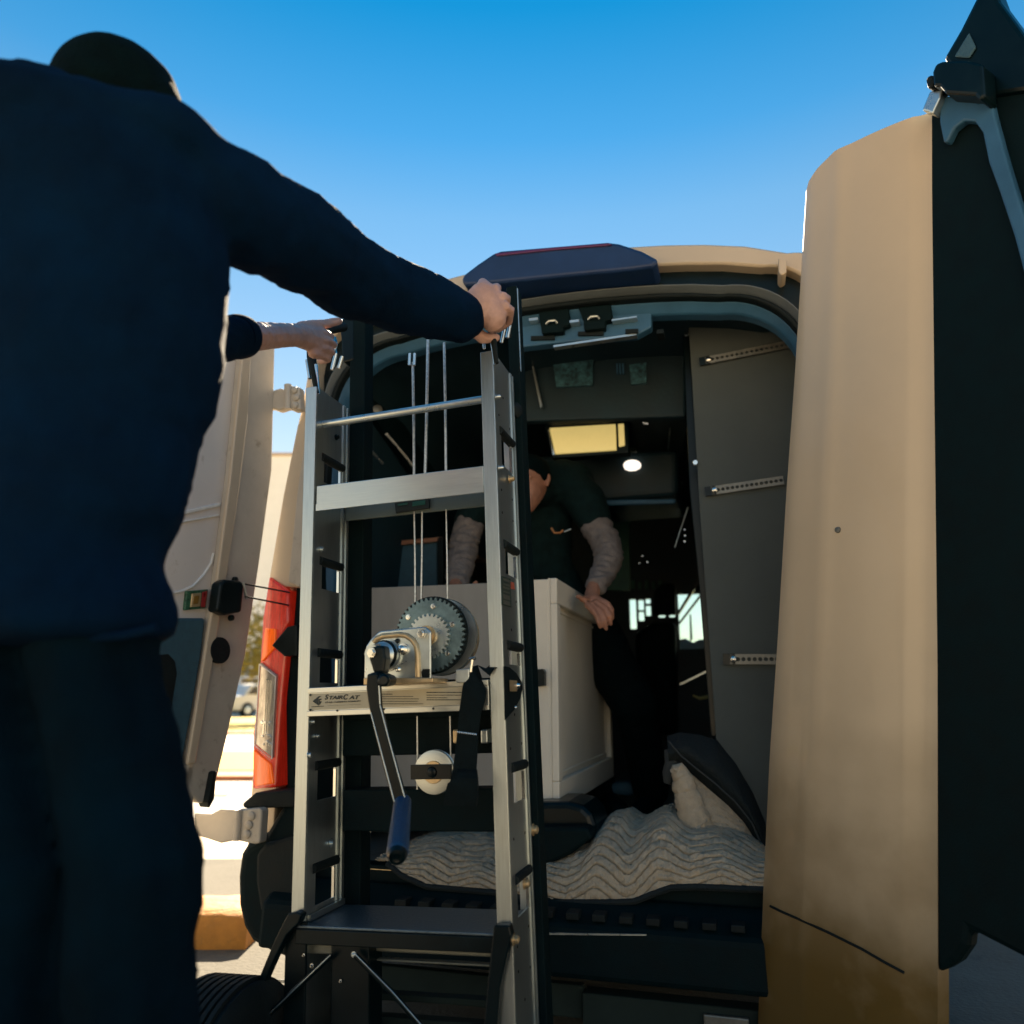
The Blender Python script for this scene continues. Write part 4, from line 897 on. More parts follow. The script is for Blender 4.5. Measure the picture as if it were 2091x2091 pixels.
for q in (((675, 1952), (560, 2062)), ((560, 2062), (520, 2100)), ((723, 1948), (800, 2026)), ((800, 2026), (900, 2140))):
    MB().rod(K(*q[0], -.02), K(*q[1], -.02), .0055).build('brace_rod', GLOSSB, cart, smooth=True)
    MB().rod(K(q[0][0], q[0][1] - 2, -.026), K(q[1][0], q[1][1] - 2, -.026), .0012).build('brace_edge', ZINC, cart)
bolt(KF, 723, 1949, -.022, .004, cart); bolt(KF, 637, 1972, -.008, .003, cart, CHROME); bolt(KF, 621, 1950, -.008, .002, cart, CHROME); bolt(KF, 696, 2003, -.008, .002, cart, CHROME)
for (cx, y0, wd, cz, rad) in ((-.655, -.07, .16, .205, .205), (.03, -.16, .12, .16, .16)):
    prof = [(0, rad * .6), (0, rad * .88), (.015, rad * .97)]
    n = 7
    for k in range(n):
        x0 = .02 + (wd - .04) * k / n; prof += [(x0, rad), (x0 + (wd - .04) / n * .6, rad), (x0 + (wd - .04) / n * .65, rad - .008), (x0 + (wd - .04) / n * .95, rad - .008)]
    prof += [(wd - .015, rad * .97), (wd, rad * .88), (wd, rad * .6)]
    wv = MB().lathe((cx, y0, cz), (1, 0, 0), prof, 48).build('wheel', RUBBER, cart, smooth=True)
    MB().lathe((cx + .01, y0, cz), (1, 0, 0), [(0, .03), (.02, rad * .58), (wd - .04, rad * .58), (wd - .02, .03)], 24).build('rim', ZINC, wv, smooth=True)
MB().rod((-.60, -.07, .205), (.10, -.07, .205), .014).build('axle', GLOSSB, cart)

# ---- black webbing strap draped over the winch crossbar
strap = empty('webbing_strap', KF.M, 'black webbing strap hanging over the winch crossbar beside the right rail', 'strap')
def ribbon(pts, y0, t, name):
    b = MB(); bm = b.bm; rows = []
    for (xl, yl, xr_, yr_, yy) in pts:
        a_ = K(xl, yl, yy); c_ = K(xr_, yr_, yy); row = []
        for k in range(5):
            q = a_.lerp(c_, k / 4); q.y -= .004 * math.sin(math.pi * k / 4); row.append(q)
        rows.append(row)
    F_ = [[bm.verts.new(q) for q in r_] for r_ in rows]; B_ = [[bm.verts.new(q + Vector((0, t, 0))) for q in r_] for r_ in rows]
    for i in range(len(rows) - 1):
        for k in range(4):
            bm.faces.new((F_[i][k], F_[i][k + 1], F_[i + 1][k + 1], F_[i + 1][k])); bm.faces.new((B_[i + 1][k], B_[i + 1][k + 1], B_[i][k + 1], B_[i][k]))
        bm.faces.new((F_[i][0], F_[i + 1][0], B_[i + 1][0], B_[i][0])); bm.faces.new((F_[i][4], B_[i][4], B_[i + 1][4], F_[i + 1][4]))
    for k in range(4):
        bm.faces.new((F_[0][k], B_[0][k], B_[0][k + 1], F_[0][k + 1])); bm.faces.new((F_[-1][k], F_[-1][k + 1], B_[-1][k + 1], B_[-1][k]))
    return b.build(name, WEB, strap, smooth=True)
ribbon([(975, 1358, 990, 1400, .0), (962, 1362, 992, 1410, -.02), (952, 1375, 990, 1430, -.028), (945, 1400, 987, 1440, -.03), (938, 1450, 982, 1455, -.03), (934, 1490, 976, 1500, -.026), (930, 1530, 974, 1540, -.024), (926, 1560, 972, 1570, -.024), (922, 1585, 966, 1595, -.026), (918, 1600, 958, 1612, -.03)], 0, .004, 'strap_web')
ribbon([(935, 1570, 972, 1572, -.03), (928, 1588, 974, 1590, -.05), (914, 1600, 975, 1605, -.052), (907, 1625, 974, 1628, -.048), (906, 1645, 972, 1647, -.042)], 0, .008, 'strap_tail')
ribbon([(1000, 1358, 1030, 1358, .02), (990, 1366, 1008, 1366, -.012), (975, 1358, 1000, 1380, -.02)], 0, .004, 'strap_web')
for k in range(11):
    px = 934 + k * 3.7
    MB().rod(K(px, 1493 + k * .5, -.033), K(px + 2, 1496 + k * .5, -.033), .0012, n=6).build('stitch', CHROME, strap)
lobe = [(1029, 1360), (1040, 1362), (1055, 1375), (1065, 1392), (1067, 1405), (1063, 1425), (1050, 1450), (1030, 1472)]
MB().prism([K(px, py, RX1 + .012, 0) for px, py in lobe], [K(px, py, RX1 + .002, 0) + Vector((0, 0, 0)) for px, py in lobe]).build('strap_loop', WEB, strap, bevel=.002)
lb = MB().prism([K(px, py, RX1 + .016, 0) for px, py in ((1040, 1388), (1056, 1390), (1056, 1412), (1041, 1412))], [K(px, py, RX1 + .010, 0) for px, py in ((1040, 1388), (1056, 1390), (1056, 1412), (1041, 1412))]).build('strap_buckle', BRASS, strap, bevel=.001)
MB().lathe(K(1057, 1400, RX1 + .016, 0), (1, 0, 0), [(0, .006), (.006, .004)], 12).build('buckle_bolt', CHROME, strap, smooth=True)

# ================================================================== MOVING BLANKET
def lerp(pts, x):
    if x <= pts[0][0]: return pts[0][1]
    for (x0, a0), (x1, a1) in zip(pts, pts[1:]):
        if x <= x1: return a0 + (a1 - a0) * (x - x0) / max(1e-6, x1 - x0)
    return pts[-1][1]
crest_px = [(790, 1752), (815, 1728), (845, 1712), (900, 1696), (1000, 1690), (1100, 1722), (1150, 1716), (1190, 1704), (1225, 1694), (1248, 1664), (1262, 1654), (1285, 1652), (1303, 1668), (1315, 1672), (1330, 1664), (1352, 1652), (1372, 1650), (1390, 1658), (1420, 1668), (1450, 1672), (1480, 1680), (1520, 1692), (1556, 1715), (1580, 1740)]
foot_px = [(790, 1758), (820, 1783), (870, 1806), (1010, 1818), (1110, 1838), (1250, 1838), (1295, 1836), (1330, 1822), (1370, 1808), (1420, 1806), (1560, 1812), (1580, 1812)]
YC = .30; YFt = -.07
crest = sorted((lambda q: (q.x, q.z))(VF.at(px, py, YC)) for px, py in crest_px)
foot = sorted((lambda q: (q.x, q.z))(VF.at(px, py, YFt)) for px, py in foot_px)
blk = empty('moving_blanket', VF.M, 'beige quilted moving blanket with black backing heaped on the van floor', 'blanket')
def quilt():
    b = MB(); bm = b.bm; NX, NS = 560, 210
    x0, x1 = -.40, .80; grid = []
    for i in range(NX + 1):
        x = x0 + (x1 - x0) * i / NX; col_ = []
        zf = lerp(foot, x); zc = max(lerp(crest, x), zf + .012)
        zf = min(zf, zc - .01)
        for j in range(NS + 1):
            s = j / NS
            if s < .62:
                u = s / .62; y = YFt + (YC - YFt) * (u ** 1.9); z = zf + (zc - zf) * (math.sin(u * math.pi / 2) ** .9)
            else:
                u = (s - .62) / .38; y = YC + .65 * u; z = zc - (zc - .47) * (1 - math.cos(u * math.pi)) / 2
            # broad folds
            lump = .015 * noise.noise(Vector((x * 6, s * 3.2, 3))) + .007 * (1 - abs(noise.noise(Vector((x * 9, s * 4.5, 8)))) * 3) + .006 * noise.noise(Vector((x * 24, s * 12, 2)))
            # stitched chevrons: rows of zigzag grooves, puckers between
            U = x / .085; tri = abs((U % 2) - 1); tri = tri * tri * (3 - 2 * tri) * .35 + tri * .65; fx = .22 * noise.noise(Vector((x * 7, s * 5, 6)))
            row = s * 17 + fx + tri * 1.5 + .35 * noise.noise(Vector((x * 4, s * 4, 9))) * (1 if x > .2 else .9)
            d = abs((row % 1) - .5) * 2                    # 1 at groove
            g = (1 - d ** 6) * .0035 - .006 * math.exp(-((1 - d) / .11) ** 2) + .003 * noise.noise(Vector((x * 34, row * 2.2, 4))) * (1 - d)
            col2 = abs(((U) % 1) - .5) * 2
            g2 = -max(0, (col2 - .80) / .20) * .0018 if x < .22 else 0
            puck = .0036 * noise.noise(Vector((x * 95, row * .9, 1))) + .0028 * noise.noise(Vector((x * 60, s * 30, 2))) + .0015 * noise.noise(Vector((x * 150, s * 60, 5)))
            fade = min(1, max(0, (1.15 - s) * 2))
            h = (g + g2 + puck) * fade
            edge = min(1, i / 14, (NX - i) / 14)
            col_.append(bm.verts.new((x, y - h * 1.0 - lump * .8 * math.sin(min(1, s / .62) * math.pi), z + lump * .6 * edge * min(1, s * 6) * (0 if s < .62 and s > .5 else 1) + h * .7)))
        grid.append(col_)
    for i in range(NX):
        for j in range(NS):
            bm.faces.new((grid[i][j], grid[i + 1][j], grid[i + 1][j + 1], grid[i][j + 1]))
    return b.build('quilted_face', QUILT, blk, smooth=True)
quilt()
rim = [VF.at(px, py, YFt - .004) + Vector((0, 0, -.006)) for px, py in foot_px[:-1]]
MB().tube(rim, .0085, 8).build('bound_edge', BACKING, blk, smooth=True)
# black backing folded over at the right
def flap():
    top = [(1362, 1503), (1385, 1496), (1425, 1500), (1462, 1512), (1500, 1560), (1535, 1620), (1560, 1680), (1566, 1740)]
    bot = [(1366, 1560), (1386, 1556), (1412, 1580), (1448, 1612), (1486, 1644), (1520, 1680), (1545, 1720), (1560, 1770)]
    b = MB(); bm = b.bm; rows = []
    for i in range(29):
        f = i / 28 * 7; k = min(6, int(f)); t = f - k
        T_ = Vector(top[k]).lerp(Vector(top[k + 1]), t); B_ = Vector(bot[k]).lerp(Vector(bot[k + 1]), t); r_ = []
        for j in range(15):
            v = j / 14; p_ = T_.lerp(B_, v); yy = .285 - .07 * math.sin(v * math.pi * .85) + .012 * noise.noise(Vector((i * .25, v * 3, 0)))
            r_.append(VF.at(p_.x, p_.y, yy))
        rows.append(r_)
    A_ = [[bm.verts.new(q) for q in r_] for r_ in rows]; C_ = [[bm.verts.new(q + Vector((.004, .012, 0))) for q in r_] for r_ in rows]
    for i in range(28):
        for j in range(14):
            bm.faces.new((A_[i][j], A_[i][j + 1], A_[i + 1][j + 1], A_[i + 1][j])); bm.faces.new((C_[i + 1][j], C_[i + 1][j + 1], C_[i][j + 1], C_[i][j]))
        bm.faces.new((A_[i][0], A_[i + 1][0], C_[i + 1][0], C_[i][0])); bm.faces.new((A_[i][14], C_[i][14], C_[i + 1][14], A_[i + 1][14]))
    o = b.build('black_backing', BACKING, blk, smooth=True)
    MB().tube([VF.at(*p_, .205) for p_ in ((1366, 1514), (1390, 1543), (1420, 1568), (1458, 1598), (1500, 1636), (1535, 1680), (1552, 1718))], .0028, 6).build('backing_seam', mat('grey_piping', (.03, .036, .038), .8), blk, smooth=True)
    MB().tube([VF.at(*p_, .262) for p_ in ((1362, 1530), (1372, 1555), (1368, 1580), (1364, 1600))], [.010, .022, .024, .014], 10).build('folded_corner', mat('grey_piping', (.03, .036, .038), .8), blk, smooth=True)
flap()
def upright_quilt():
    top = [(1368, 1572), (1390, 1560), (1412, 1582), (1448, 1612), (1486, 1644), (1520, 1680), (1545, 1720), (1562, 1765)]
    bot = [(1388, 1640), (1396, 1690), (1414, 1702), (1444, 1704), (1480, 1712), (1516, 1728), (1548, 1760), (1566, 1800)]
    b = MB(); bm = b.bm; rows = []; N1, N2 = 110, 60
    for i in range(N1 + 1):
        f = i / N1 * 7; k = min(6, int(f)); t = f - k
        T_ = Vector(top[k]).lerp(Vector(top[k + 1]), t); B_ = Vector(bot[k]).lerp(Vector(bot[k + 1]), t); r_ = []
        for j in range(N2 + 1):
            v_ = j / N2; p_ = T_.lerp(B_, v_); rw = v_ * 5 + i * .06 + .6 * abs(((i / 14) % 2) - 1); d_ = abs((rw % 1) - .5) * 2
            yy = .25 - .05 * v_ + .008 * noise.noise(Vector((i * .12, v_ * 3, 1))) - .004 * (1 - d_ ** 5) + .003 * noise.noise(Vector((i * .5, v_ * 16, 1)))
            r_.append(VF.at(p_.x, p_.y, yy))
        rows.append(r_)
    A_ = [[bm.verts.new(q) for q in r_] for r_ in rows]; C_ = [[bm.verts.new(q + Vector((0, .014, 0))) for q in r_] for r_ in rows]
    for i in range(N1):
        for j in range(N2):
            bm.faces.new((A_[i][j], A_[i][j + 1], A_[i + 1][j + 1], A_[i + 1][j])); bm.faces.new((C_[i + 1][j], C_[i + 1][j + 1], C_[i][j + 1], C_[i][j]))
    b.build('raised_quilt_fold', QUILT, blk, smooth=True)
    b = MB(); path = [(1372, 1578), (1384, 1572), (1394, 1590), (1402, 1620), (1410, 1655), (1424, 1688), (1446, 1706)]; rad = [.010, .024, .030, .036, .044, .052, .030]
    pts = []; rr = []
    for a_, c_, ra, rc in zip(path, path[1:], rad, rad[1:]):
        for q in range(6):
            t = q / 6; pts.append(VF.at(a_[0] + (c_[0] - a_[0]) * t, a_[1] + (c_[1] - a_[1]) * t, .20)); rr.append(ra + (rc - ra) * t + .0025 * noise.noise(Vector((len(pts) * .7, 0, 0))) - .003 * (len(pts) % 6 == 0))
    b.tube(pts, rr, 40)
    for v_ in b.bm.verts: v_.co += Vector((1, -1, .2)) * (.009 * noise.noise(v_.co * 22) + .004 * noise.noise(v_.co * 70))
    b.build('rolled_fold', QUILT, blk, smooth=True)
    b = MB(); path = [(1292, 1690), (1298, 1700), (1294, 1716), (1284, 1732), (1272, 1750)]
    b.tube([VF.at(px, py, .20) for px, py in path], [.010, .020, .022, .018, .006], 16)
    for v_ in b.bm.verts: v_.co += Vector((1, -1, 0)) * .003 * noise.noise(v_.co * 55)
    b.build('rolled_fold', QUILT, blk, smooth=True)
upright_quilt()
# folded cloth and debris on the floor by the feet
MB().poly(VF, [(1240, 1600), (1285, 1596), (1300, 1612), (1290, 1628), (1245, 1622)], 1.25, 1.4).build('floor_cloth', TRIM, blk, bevel=.02)

# ================================================================== PEOPLE
def hand(b, wrist, d, palm_n, s=1.0, curl=1.0, thumb=1, spread=.0, r=.0088):
    """palm and five separate curled fingers. d: pointing direction, palm_n: palm normal (towards held thing)"""
    d = d.normalized(); n = palm_n.normalized(); side_ = d.cross(n).normalized() * thumb
    P = wrist
    kn = []
    for i in range(4):
        o_ = (i - 1.5) * .021 * s
        k = P + d * (.088 - .006 * abs(i - 1.2)) * s - side_ * o_
        kn.append(k); b.capsule(P + d * .02 * s - side_ * o_ * .75, (.013 * s,) * 3, k, (.0125 * s,) * 3, 1)
    Ls_ = (.040, .045, .042, .033)
    for i, k in enumerate(kn):
        c = curl * (1 + .07 * i); L_ = Ls_[i] * s; p0 = k; a = 0
        for q in range(3):
            a += c * (.62, .95, .7)[q]; dirv = (d * math.cos(a) + n * math.sin(a)) + side_ * (-spread * (i - 1.5))
            p1 = p0 + dirv.normalized() * L_ * (1, .68, .55)[q]
            b.capsule(p0, (r * s * (1.15, 1.02, .95)[q],) * 3, p1, (r * s * (1.02, .95, .85)[q],) * 3, 1); p0 = p1
    t0 = P + d * .025 * s + side_ * .022 * s; t1 = P + d * .058 * s + side_ * .046 * s + n * .014 * s; t2 = t1 + (d * .8 + n * .5).normalized() * .032 * s; t3 = t2 + (d * .7 + n * .7 - side_ * .25).normalized() * .026 * s
    b.capsule(t0, (.015 * s,) * 3, t1, (.0125 * s,) * 3, 1); b.capsule(t1, (.0115 * s,) * 3, t2, (.0105 * s,) * 3, 1); b.capsule(t2, (.0105 * s,) * 3, t3, (.009 * s,) * 3, 1)

# ---- foreground worker (back to the camera)
man = empty('person', Matrix.Translation((W(180, 1000, 1.0).x, 1.0, 0)), 'person in a dark navy jacket seen from behind gripping the top of the forklift', 'person')
MI = man.matrix_world.inverted()
def P_(o): o.data.transform(MI); o.parent = man; return o
hd = W(238, 232, 1.02)
b = MB()
b.capsule(hd + Vector((0, .03, .0)), (.068, .075, .08), hd + Vector((.0, .05, -.045)), (.050, .055, .06), 3)
b.capsule(hd + Vector((.030, .135, -.01)), .012, hd + Vector((.032, .145, -.03)), .014, 1)          # nose
b.capsule(hd + Vector((.088, .02, -.02)), (.010, .014, .024), hd + Vector((.086, .022, -.035)), (.008, .012, .018), 1)
b.capsule(hd + Vector((-.082, .02, -.02)), (.010, .014, .024), hd + Vector((-.08, .022, -.035)), (.008, .012, .018), 1)
nk = W(225, 330, .98); b.capsule(hd, .055, nk, .06)
LSh = W(30, 330, .90); RSh = W(400, 350, .98)
tor = W(190, 700, .98); b.capsule(nk, .05, tor, (.10, .06, .06)); hip_ = W(120, 1200, 1.0); b.capsule(tor, (.10, .06, .06), hip_, (.05, .05, .05))
arm_pts = [(W(420, 405, 1.0), 120), (W(500, 440, 1.06), 113), (W(560, 465, 1.12), 100), (W(620, 500, 1.19), 103), (W(655, 520, 1.24), 88), (W(705, 558, 1.31), 92), (W(735, 573, 1.36), 82), (W(830, 610, 1.48), 73), (W(905, 635, 1.58), 60), (W(938, 647, 1.63), 52)]
b.capsule(nk, .05, arm_pts[0][0], .04); b.capsule(arm_pts[0][0], .045, arm_pts[5][0], .04); b.capsule(arm_pts[5][0], .038, arm_pts[9][0], .028)
wr = W(950, 652, 1.645); b.capsule(arm_pts[9][0], .028, W(968, 645, 1.66), .028)
kc = KF.M @ K(1006, 650, .01)
# right fist closed over the grip: back of the hand towards the camera
def fist(b0, c, sc=1.28):
    class _S:
        def capsule(_, p, rp, q, rq, seg=2):
            f = lambda r_: tuple(x * sc for x in r_) if isinstance(r_, tuple) else r_ * sc
            b0.capsule(c + (p - c) * sc, f(rp), c + (q - c) * sc, f(rq), seg)
    b = _S()
    ux = Vector((1, 0, 0)); uy = Vector((0, 1, 0)); uz = Vector((0, 0, 1))
    b.capsule(c + Vector((-.040, -.012, -.018)), (.027, .024, .032), c + Vector((-.010, -.010, .012)), (.030, .026, .040), 3)
    b.capsule(c + Vector((-.010, -.010, .020)), (.028, .024, .032), c + Vector((.008, -.006, -.010)), (.024, .024, .034), 3)
    kx = [(-.012, .058), (.012, .048), (.029, .028), (.036, .004)]
    for i, (x_, z_) in enumerate(kx):
        k0 = c + Vector((x_ * .75, -.012, z_ * .75)); k1 = c + Vector((x_, .004, z_))
        k2 = c + Vector((x_ * .95, .036, z_ * .80 - .004)); k3 = c + Vector((x_ * .45, .046, z_ * .35 - .012)); k4 = c + Vector((x_ * .2 - .01, .028, z_ * .1 - .012))
        b.capsule(k0, .0125, k1, .0115, 1); b.capsule(k1, .0115, k2, .0100, 1); b.capsule(k2, .0098, k3, .0090, 1); b.capsule(k3, .0090, k4, .0080, 1)
    b.capsule(c + Vector((-.034, .004, -.030)), .015, c + Vector((-.012, .022, -.042)), .012, 1)
    b.capsule(c + Vector((-.012, .022, -.042)), .0115, c + Vector((.012, .032, -.036)), .0095, 1)
fist(b, W(999, 636, 1.655))
# left arm: sleeve from behind the torso, bare forearm, hand round the left grip
lw0 = W(495, 688, 1.40); lw1 = W(605, 684, 1.60)
b.capsule(nk, .05, LSh, .04); b.capsule(LSh, .045, W(250, 740, 1.1), .042); b.capsule(W(250, 740, 1.1), .042, lw0, .031)
b.capsule(lw0, (.032, .03, .033), W(545, 686, 1.5), (.029, .028, .0285), 2); b.capsule(W(545, 686, 1.5), (.029, .028, .0285), lw1, (.024, .025, .026), 2)
lh = W(640, 692, 1.66)
b.capsule(lw1, (.025, .024, .027), lh, (.024, .020, .034), 2)
b.capsule(W(615, 668, 1.62), .016, W(648, 664, 1.67), .015, 1); b.capsule(W(648, 664, 1.67), .014, W(672, 660, 1.70), .0125, 1); b.capsule(W(672, 660, 1.70), .0125, W(692, 656, 1.715), .011, 1)
for i, (zp_, xe) in enumerate(((678, 672), (694, 678), (710, 674), (724, 666))):
    k0 = W(640, zp_ - 2, 1.655); k1 = W(xe - 8, zp_ + 2, 1.675 + .004 * i); k2 = W(xe + 4, zp_ + 10, 1.715); k3 = W(xe - 12, zp_ + 14, 1.735)
    b.capsule(k0, .014, k1, .0105, 1); b.capsule(k1, .0105, k2, .0098, 1); b.capsule(k2, .0098, k3, .0088, 1)
# legs of the body (inside the trousers)
for sx in (0, -1):
    off = Vector((-.150 * (sx == -1), .0, 0))
    b.capsule(hip_ + off * .5, .045, W(270, 1700, 1.0) + off, .035); b.capsule(W(270, 1700, 1.0) + off, .035, Vector((W(270, 1700, 1.0).x, 1.0, .10)) + off, .03)
bodyo = P_(remesh(b, 'body', SKIN, None, .0033, 4, (.0012, 60, None)))
# beanie
b = MB(); b.capsule(hd + Vector((0, .0, .022)), (.093, .100, .082), hd + Vector((-.002, -.01, -.022)), (.089, .098, .065), 3)
b.capsule(W(300, 215, 1.0), (.05, .05, .05), W(330, 235, 1.01), (.032, .04, .05), 2)
P_(remesh(b, 'beanie', BEANIE, None, .007, 6, (.0022, 22, None)))
b = MB()
rows = [(318, -190, 395, .94, .10), (400, -170, 438, .96, .12), (470, -150, 452, .97, .12), (560, -120, 462, .98, .12), (640, -110, 462, .985, .10), (740, -100, 455, .99, .09), (830, -95, 425, 1.0, .09), (890, -90, 396, 1.0, .08), (980, -90, 382, 1.0, .07), (1050, -95, 362, 1.0, .06), (1110, -100, 320, 1.0, .05), (1150, -100, 314, 1.0, .05), (1200, -100, 330, 1.0, .05), (1250, -100, 348, 1.0, .04), (1290, -100, 340, 1.0, .03)]
prev = None
for (py, xl, xr2, Y, rz) in rows:
    cx = (xl + xr2) / 2; c = W(cx, py, Y); hw = rpx((xr2 - xl) / 2, c)
    zr = min(rz, .05) if py > 330 else .085
    cur = (c, (hw, .135 if py > 330 else .12, zr * .6))
    if prev: b.capsule(prev[0], prev[1], cur[0], cur[1], 3)
    prev = cur
sh = W(232, 300, .98)
b.capsule(W(60, 262, .90), (.10, .10, .055), W(340, 318, .96), (.085, .10, .055), 3)
b.capsule(W(-60, 250, .88), (.10, .10, .05), W(100, 245, .93), (.08, .09, .055), 3)
b.capsule(W(250, 290, .99), (.095, .08, .05), W(335, 330, .99), (.075, .08, .06), 2)          # collar and hood
for (p0, r0), (p1, r1) in zip(arm_pts, arm_pts[1:]): b.capsule(p0, rpx(r0, p0), p1, rpx(r1, p1), 2)
b.capsule(W(-120, 330, .90), .10, W(250, 740, 1.08), .06); b.capsule(W(250, 740, 1.08), .062, W(465, 690, 1.35), rpx(46, W(465, 690, 1.35)), 2); b.capsule(W(465, 690, 1.35), rpx(46, W(465, 690, 1.35)), W(488, 688, 1.385), rpx(45, W(488, 688, 1.385)), 2)
def folds(co):
    a = noise.noise(Vector((co.x * 9, co.y * 9, co.z * 9))) ; bb = noise.noise(Vector((co.x * 22 + 5, co.y * 22, co.z * 30)))
    ridge = 1 - abs(noise.noise(Vector((co.x * 14, co.y * 14, co.z * 5 + 3)))) * 2
    cr_ = 1 - abs(noise.noise(Vector((co.x * 18 + 9, co.y * 10, co.z * 24)))) * 4
    return .006 * a + .002 * bb + .004 * max(0, ridge - .5) + .0025 * max(0, cr_) ** 2
jk = P_(remesh(b, 'jacket', JACKET, None, .010, 5, (0, 0, folds)))
b = MB()
cf = W(940, 648, 1.635); b.lathe(cf - Vector((.012, .012, 0)), Vector((.40, .55, -.12)), [(0, rpx(48, cf)), (.010, rpx(50, cf)), (.022, rpx(48, cf))], 28)
P_(b.build('cuff', JACKET, None, smooth=True, bevel=.003))
c2_ = W(480, 688, 1.37); P_(MB().lathe(c2_, W(600, 685, 1.6) - W(480, 688, 1.37), [(0, rpx(45, c2_)), (.012, rpx(46, c2_)), (.03, rpx(44, c2_)), (.031, rpx(36, c2_))], 28).build('cuff', JACKET, None, smooth=True))
b = MB()
for off, first in ((0, 1), (-235, 0)):
    rows = [(1230, 225, 112), (1330, 192, 118), (1480, 222, 124), (1600, 250, 124), (1660, 262, 124), (1760, 286, 124), (1850, 282, 120), (1930, 262, 118), (2091, 275, 120), (2350, 285, 118), (2700, 280, 115)]
    pr = None
    for py, cx, r in rows:
        c = W(cx + off, py, 1.0); cur = (c, (rpx(r, c), .09, .04)); 
        if pr: b.capsule(pr[0], pr[1], cur[0], cur[1], 2)
        pr = cur
P_(remesh(b, 'trousers', TROUS, None, .010, 5, (0, 0, folds)))
hem = [W(px, py, .925) for px, py in ((-60, 1300), (60, 1306), (160, 1304), (250, 1298), (320, 1282))]
P_(MB().tube(hem, .006, 8).build('jacket_hem', JACKET, None, smooth=True))
for off in (0, -235):
    c = W(280 + off, 2700, 1.0); b = MB(); b.capsule(Vector((c.x, .95, .05)), (.055, .06, .05), Vector((c.x, 1.14, .04)), (.048, .06, .035), 3)
    P_(remesh(b, 'shoe', RUBBER, None, .008, 4))

# ---- worker inside the van, bending over the cabinet, facing the camera
YP = .75
wk = empty('person', VF.M @ Matrix.Translation((.0, .9, .45)), 'person bending inside the van, dark sweatshirt over grey sleeves, hand on cabinet', 'person')
WI = wk.matrix_world.inverted() @ VF.M
def Q_(o): o.data.transform(WI); o.parent = wk; return o
v = lambda px, py, y=YP: VF.at(px, py, y)
m1600 = lambda px, y=YP: px * (2.45 + y) / FPX
hc = v(1078, 985, .62)
b = MB()
b.capsule(hc, (.078, .095, .10), hc + Vector((.0, -.03, -.05)), (.055, .07, .065), 3)
b.capsule(hc + Vector((-.005, -.098, -.02)), .012, hc + Vector((-.005, -.112, -.045)), .014, 2)      # nose
b.capsule(hc + Vector((.030, -.085, .0)), .012, hc + Vector((-.038, -.085, .0)), .012, 2)           # brow
b.capsule(hc + Vector((.022, -.085, -.078)), .009, hc + Vector((-.026, -.085, -.078)), .009, 1)     # mouth
b.capsule(v(1121, 976, .60), (.007, .013, .019), v(1118, 988, .60), (.006, .010, .013), 2)
b.capsule(hc + Vector((.015, -.04, -.06)), (.055, .06, .06), hc + Vector((.012, -.07, -.115)), (.035, .04, .035), 2)           # ear
b.capsule(hc + Vector((-.085, .0, .0)), (.010, .018, .026), hc + Vector((-.083, 0, -.03)), (.008, .014, .018), 2)
b.capsule(hc + Vector((0, .05, -.02)), .055, v(1095, 1010, .86), .05)
b.capsule(v(1095, 1010, .88), (.10, .05, .05), v(1110, 1180, .98), (.10, .05, .07)); b.capsule(v(1110, 1180, .98), .06, v(1170, 1300, 1.08), .07)
sR = v(1185, 1000, .78); eR = v(1243, 1120, .72); wR = v(1212, 1200, .50)
b.capsule(sR, .045, eR, .038); b.capsule(eR, .036, wR, .026)
wE = v(1207, 1222, .44); b.capsule(wR, .026, wE, (.030, .024, .026), 2)
# right hand: palm on the cabinet edge, four fingers bent over it, thumb to the left
pal = v(1212, 1228, .42)
b.capsule(wE, (.028, .022, .026), pal, (.034, .020, .026), 2)
fing = [((1222, 1224), (1240, 1232), (1249, 1246), (1251, 1262)), ((1216, 1230), (1236, 1242), (1246, 1258), (1247, 1274)), ((1208, 1234), (1228, 1250), (1236, 1268), (1238, 1284)), ((1200, 1236), (1216, 1254), (1222, 1268), (1226, 1280))]
for i, f in enumerate(fing):
    yy = (.40, .385, .37, .36)[i]
    q = [v(*f[0], yy + .01), v(*f[1], yy), v(*f[2], yy - .005), v(*f[3], yy + .005)]
    b.capsule(q[0], .0135, q[1], .0118, 1); b.capsule(q[1], .0118, q[2], .0105, 1); b.capsule(q[2], .0104, q[3], .0088, 1)
b.capsule(v(1202, 1226, .41), .014, v(1190, 1224, .37), .0118, 1); b.capsule(v(1190, 1224, .37), .0112, v(1180, 1218, .35), .0092, 1)
sL = v(975, 1015, .78); eL = v(945, 1105, .68); wL = v(930, 1195, .45)
b.capsule(v(1095, 1010, .84), .05, sR, .04); b.capsule(v(1095, 1010, .84), .05, sL, .04); b.capsule(sL, .045, eL, .038); b.capsule(eL, .036, wL, .026)
b.capsule(wL, .026, v(940, 1215, .38), .024)
for i in range(4): b.capsule(v(932 + i * 9, 1215, .37), .0105, v(934 + i * 9, 1235, .36), .0092, 1)
b.capsule(v(960, 1205, .40), .012, v(972, 1190, .37), .010, 1)
hipR = v(1190, 1290, 1.1); knR = v(1290, 1440, 1.02); fR = v(1330, 1600, 1.25)
b.capsule(hipR, .07, knR, .045); b.capsule(knR, .045, fR, .03)
b.capsule(v(1120, 1300, 1.12), .07, v(1150, 1440, 1.25), .045); b.capsule(v(1150, 1440, 1.25), .045, v(1230, 1590, 1.3), .03)
Q_(remesh(b, 'body', SKIN2, None, .0042, 3, (.0012, 60, None)))
b = MB(); b.capsule(hc + Vector((0, .01, .045)), (.090, .104, .075), hc + Vector((.0, .02, .01)), (.092, .100, .055), 3)
Q_(remesh(b, 'cap', BEANIE, None, .008, 4))
b = MB()
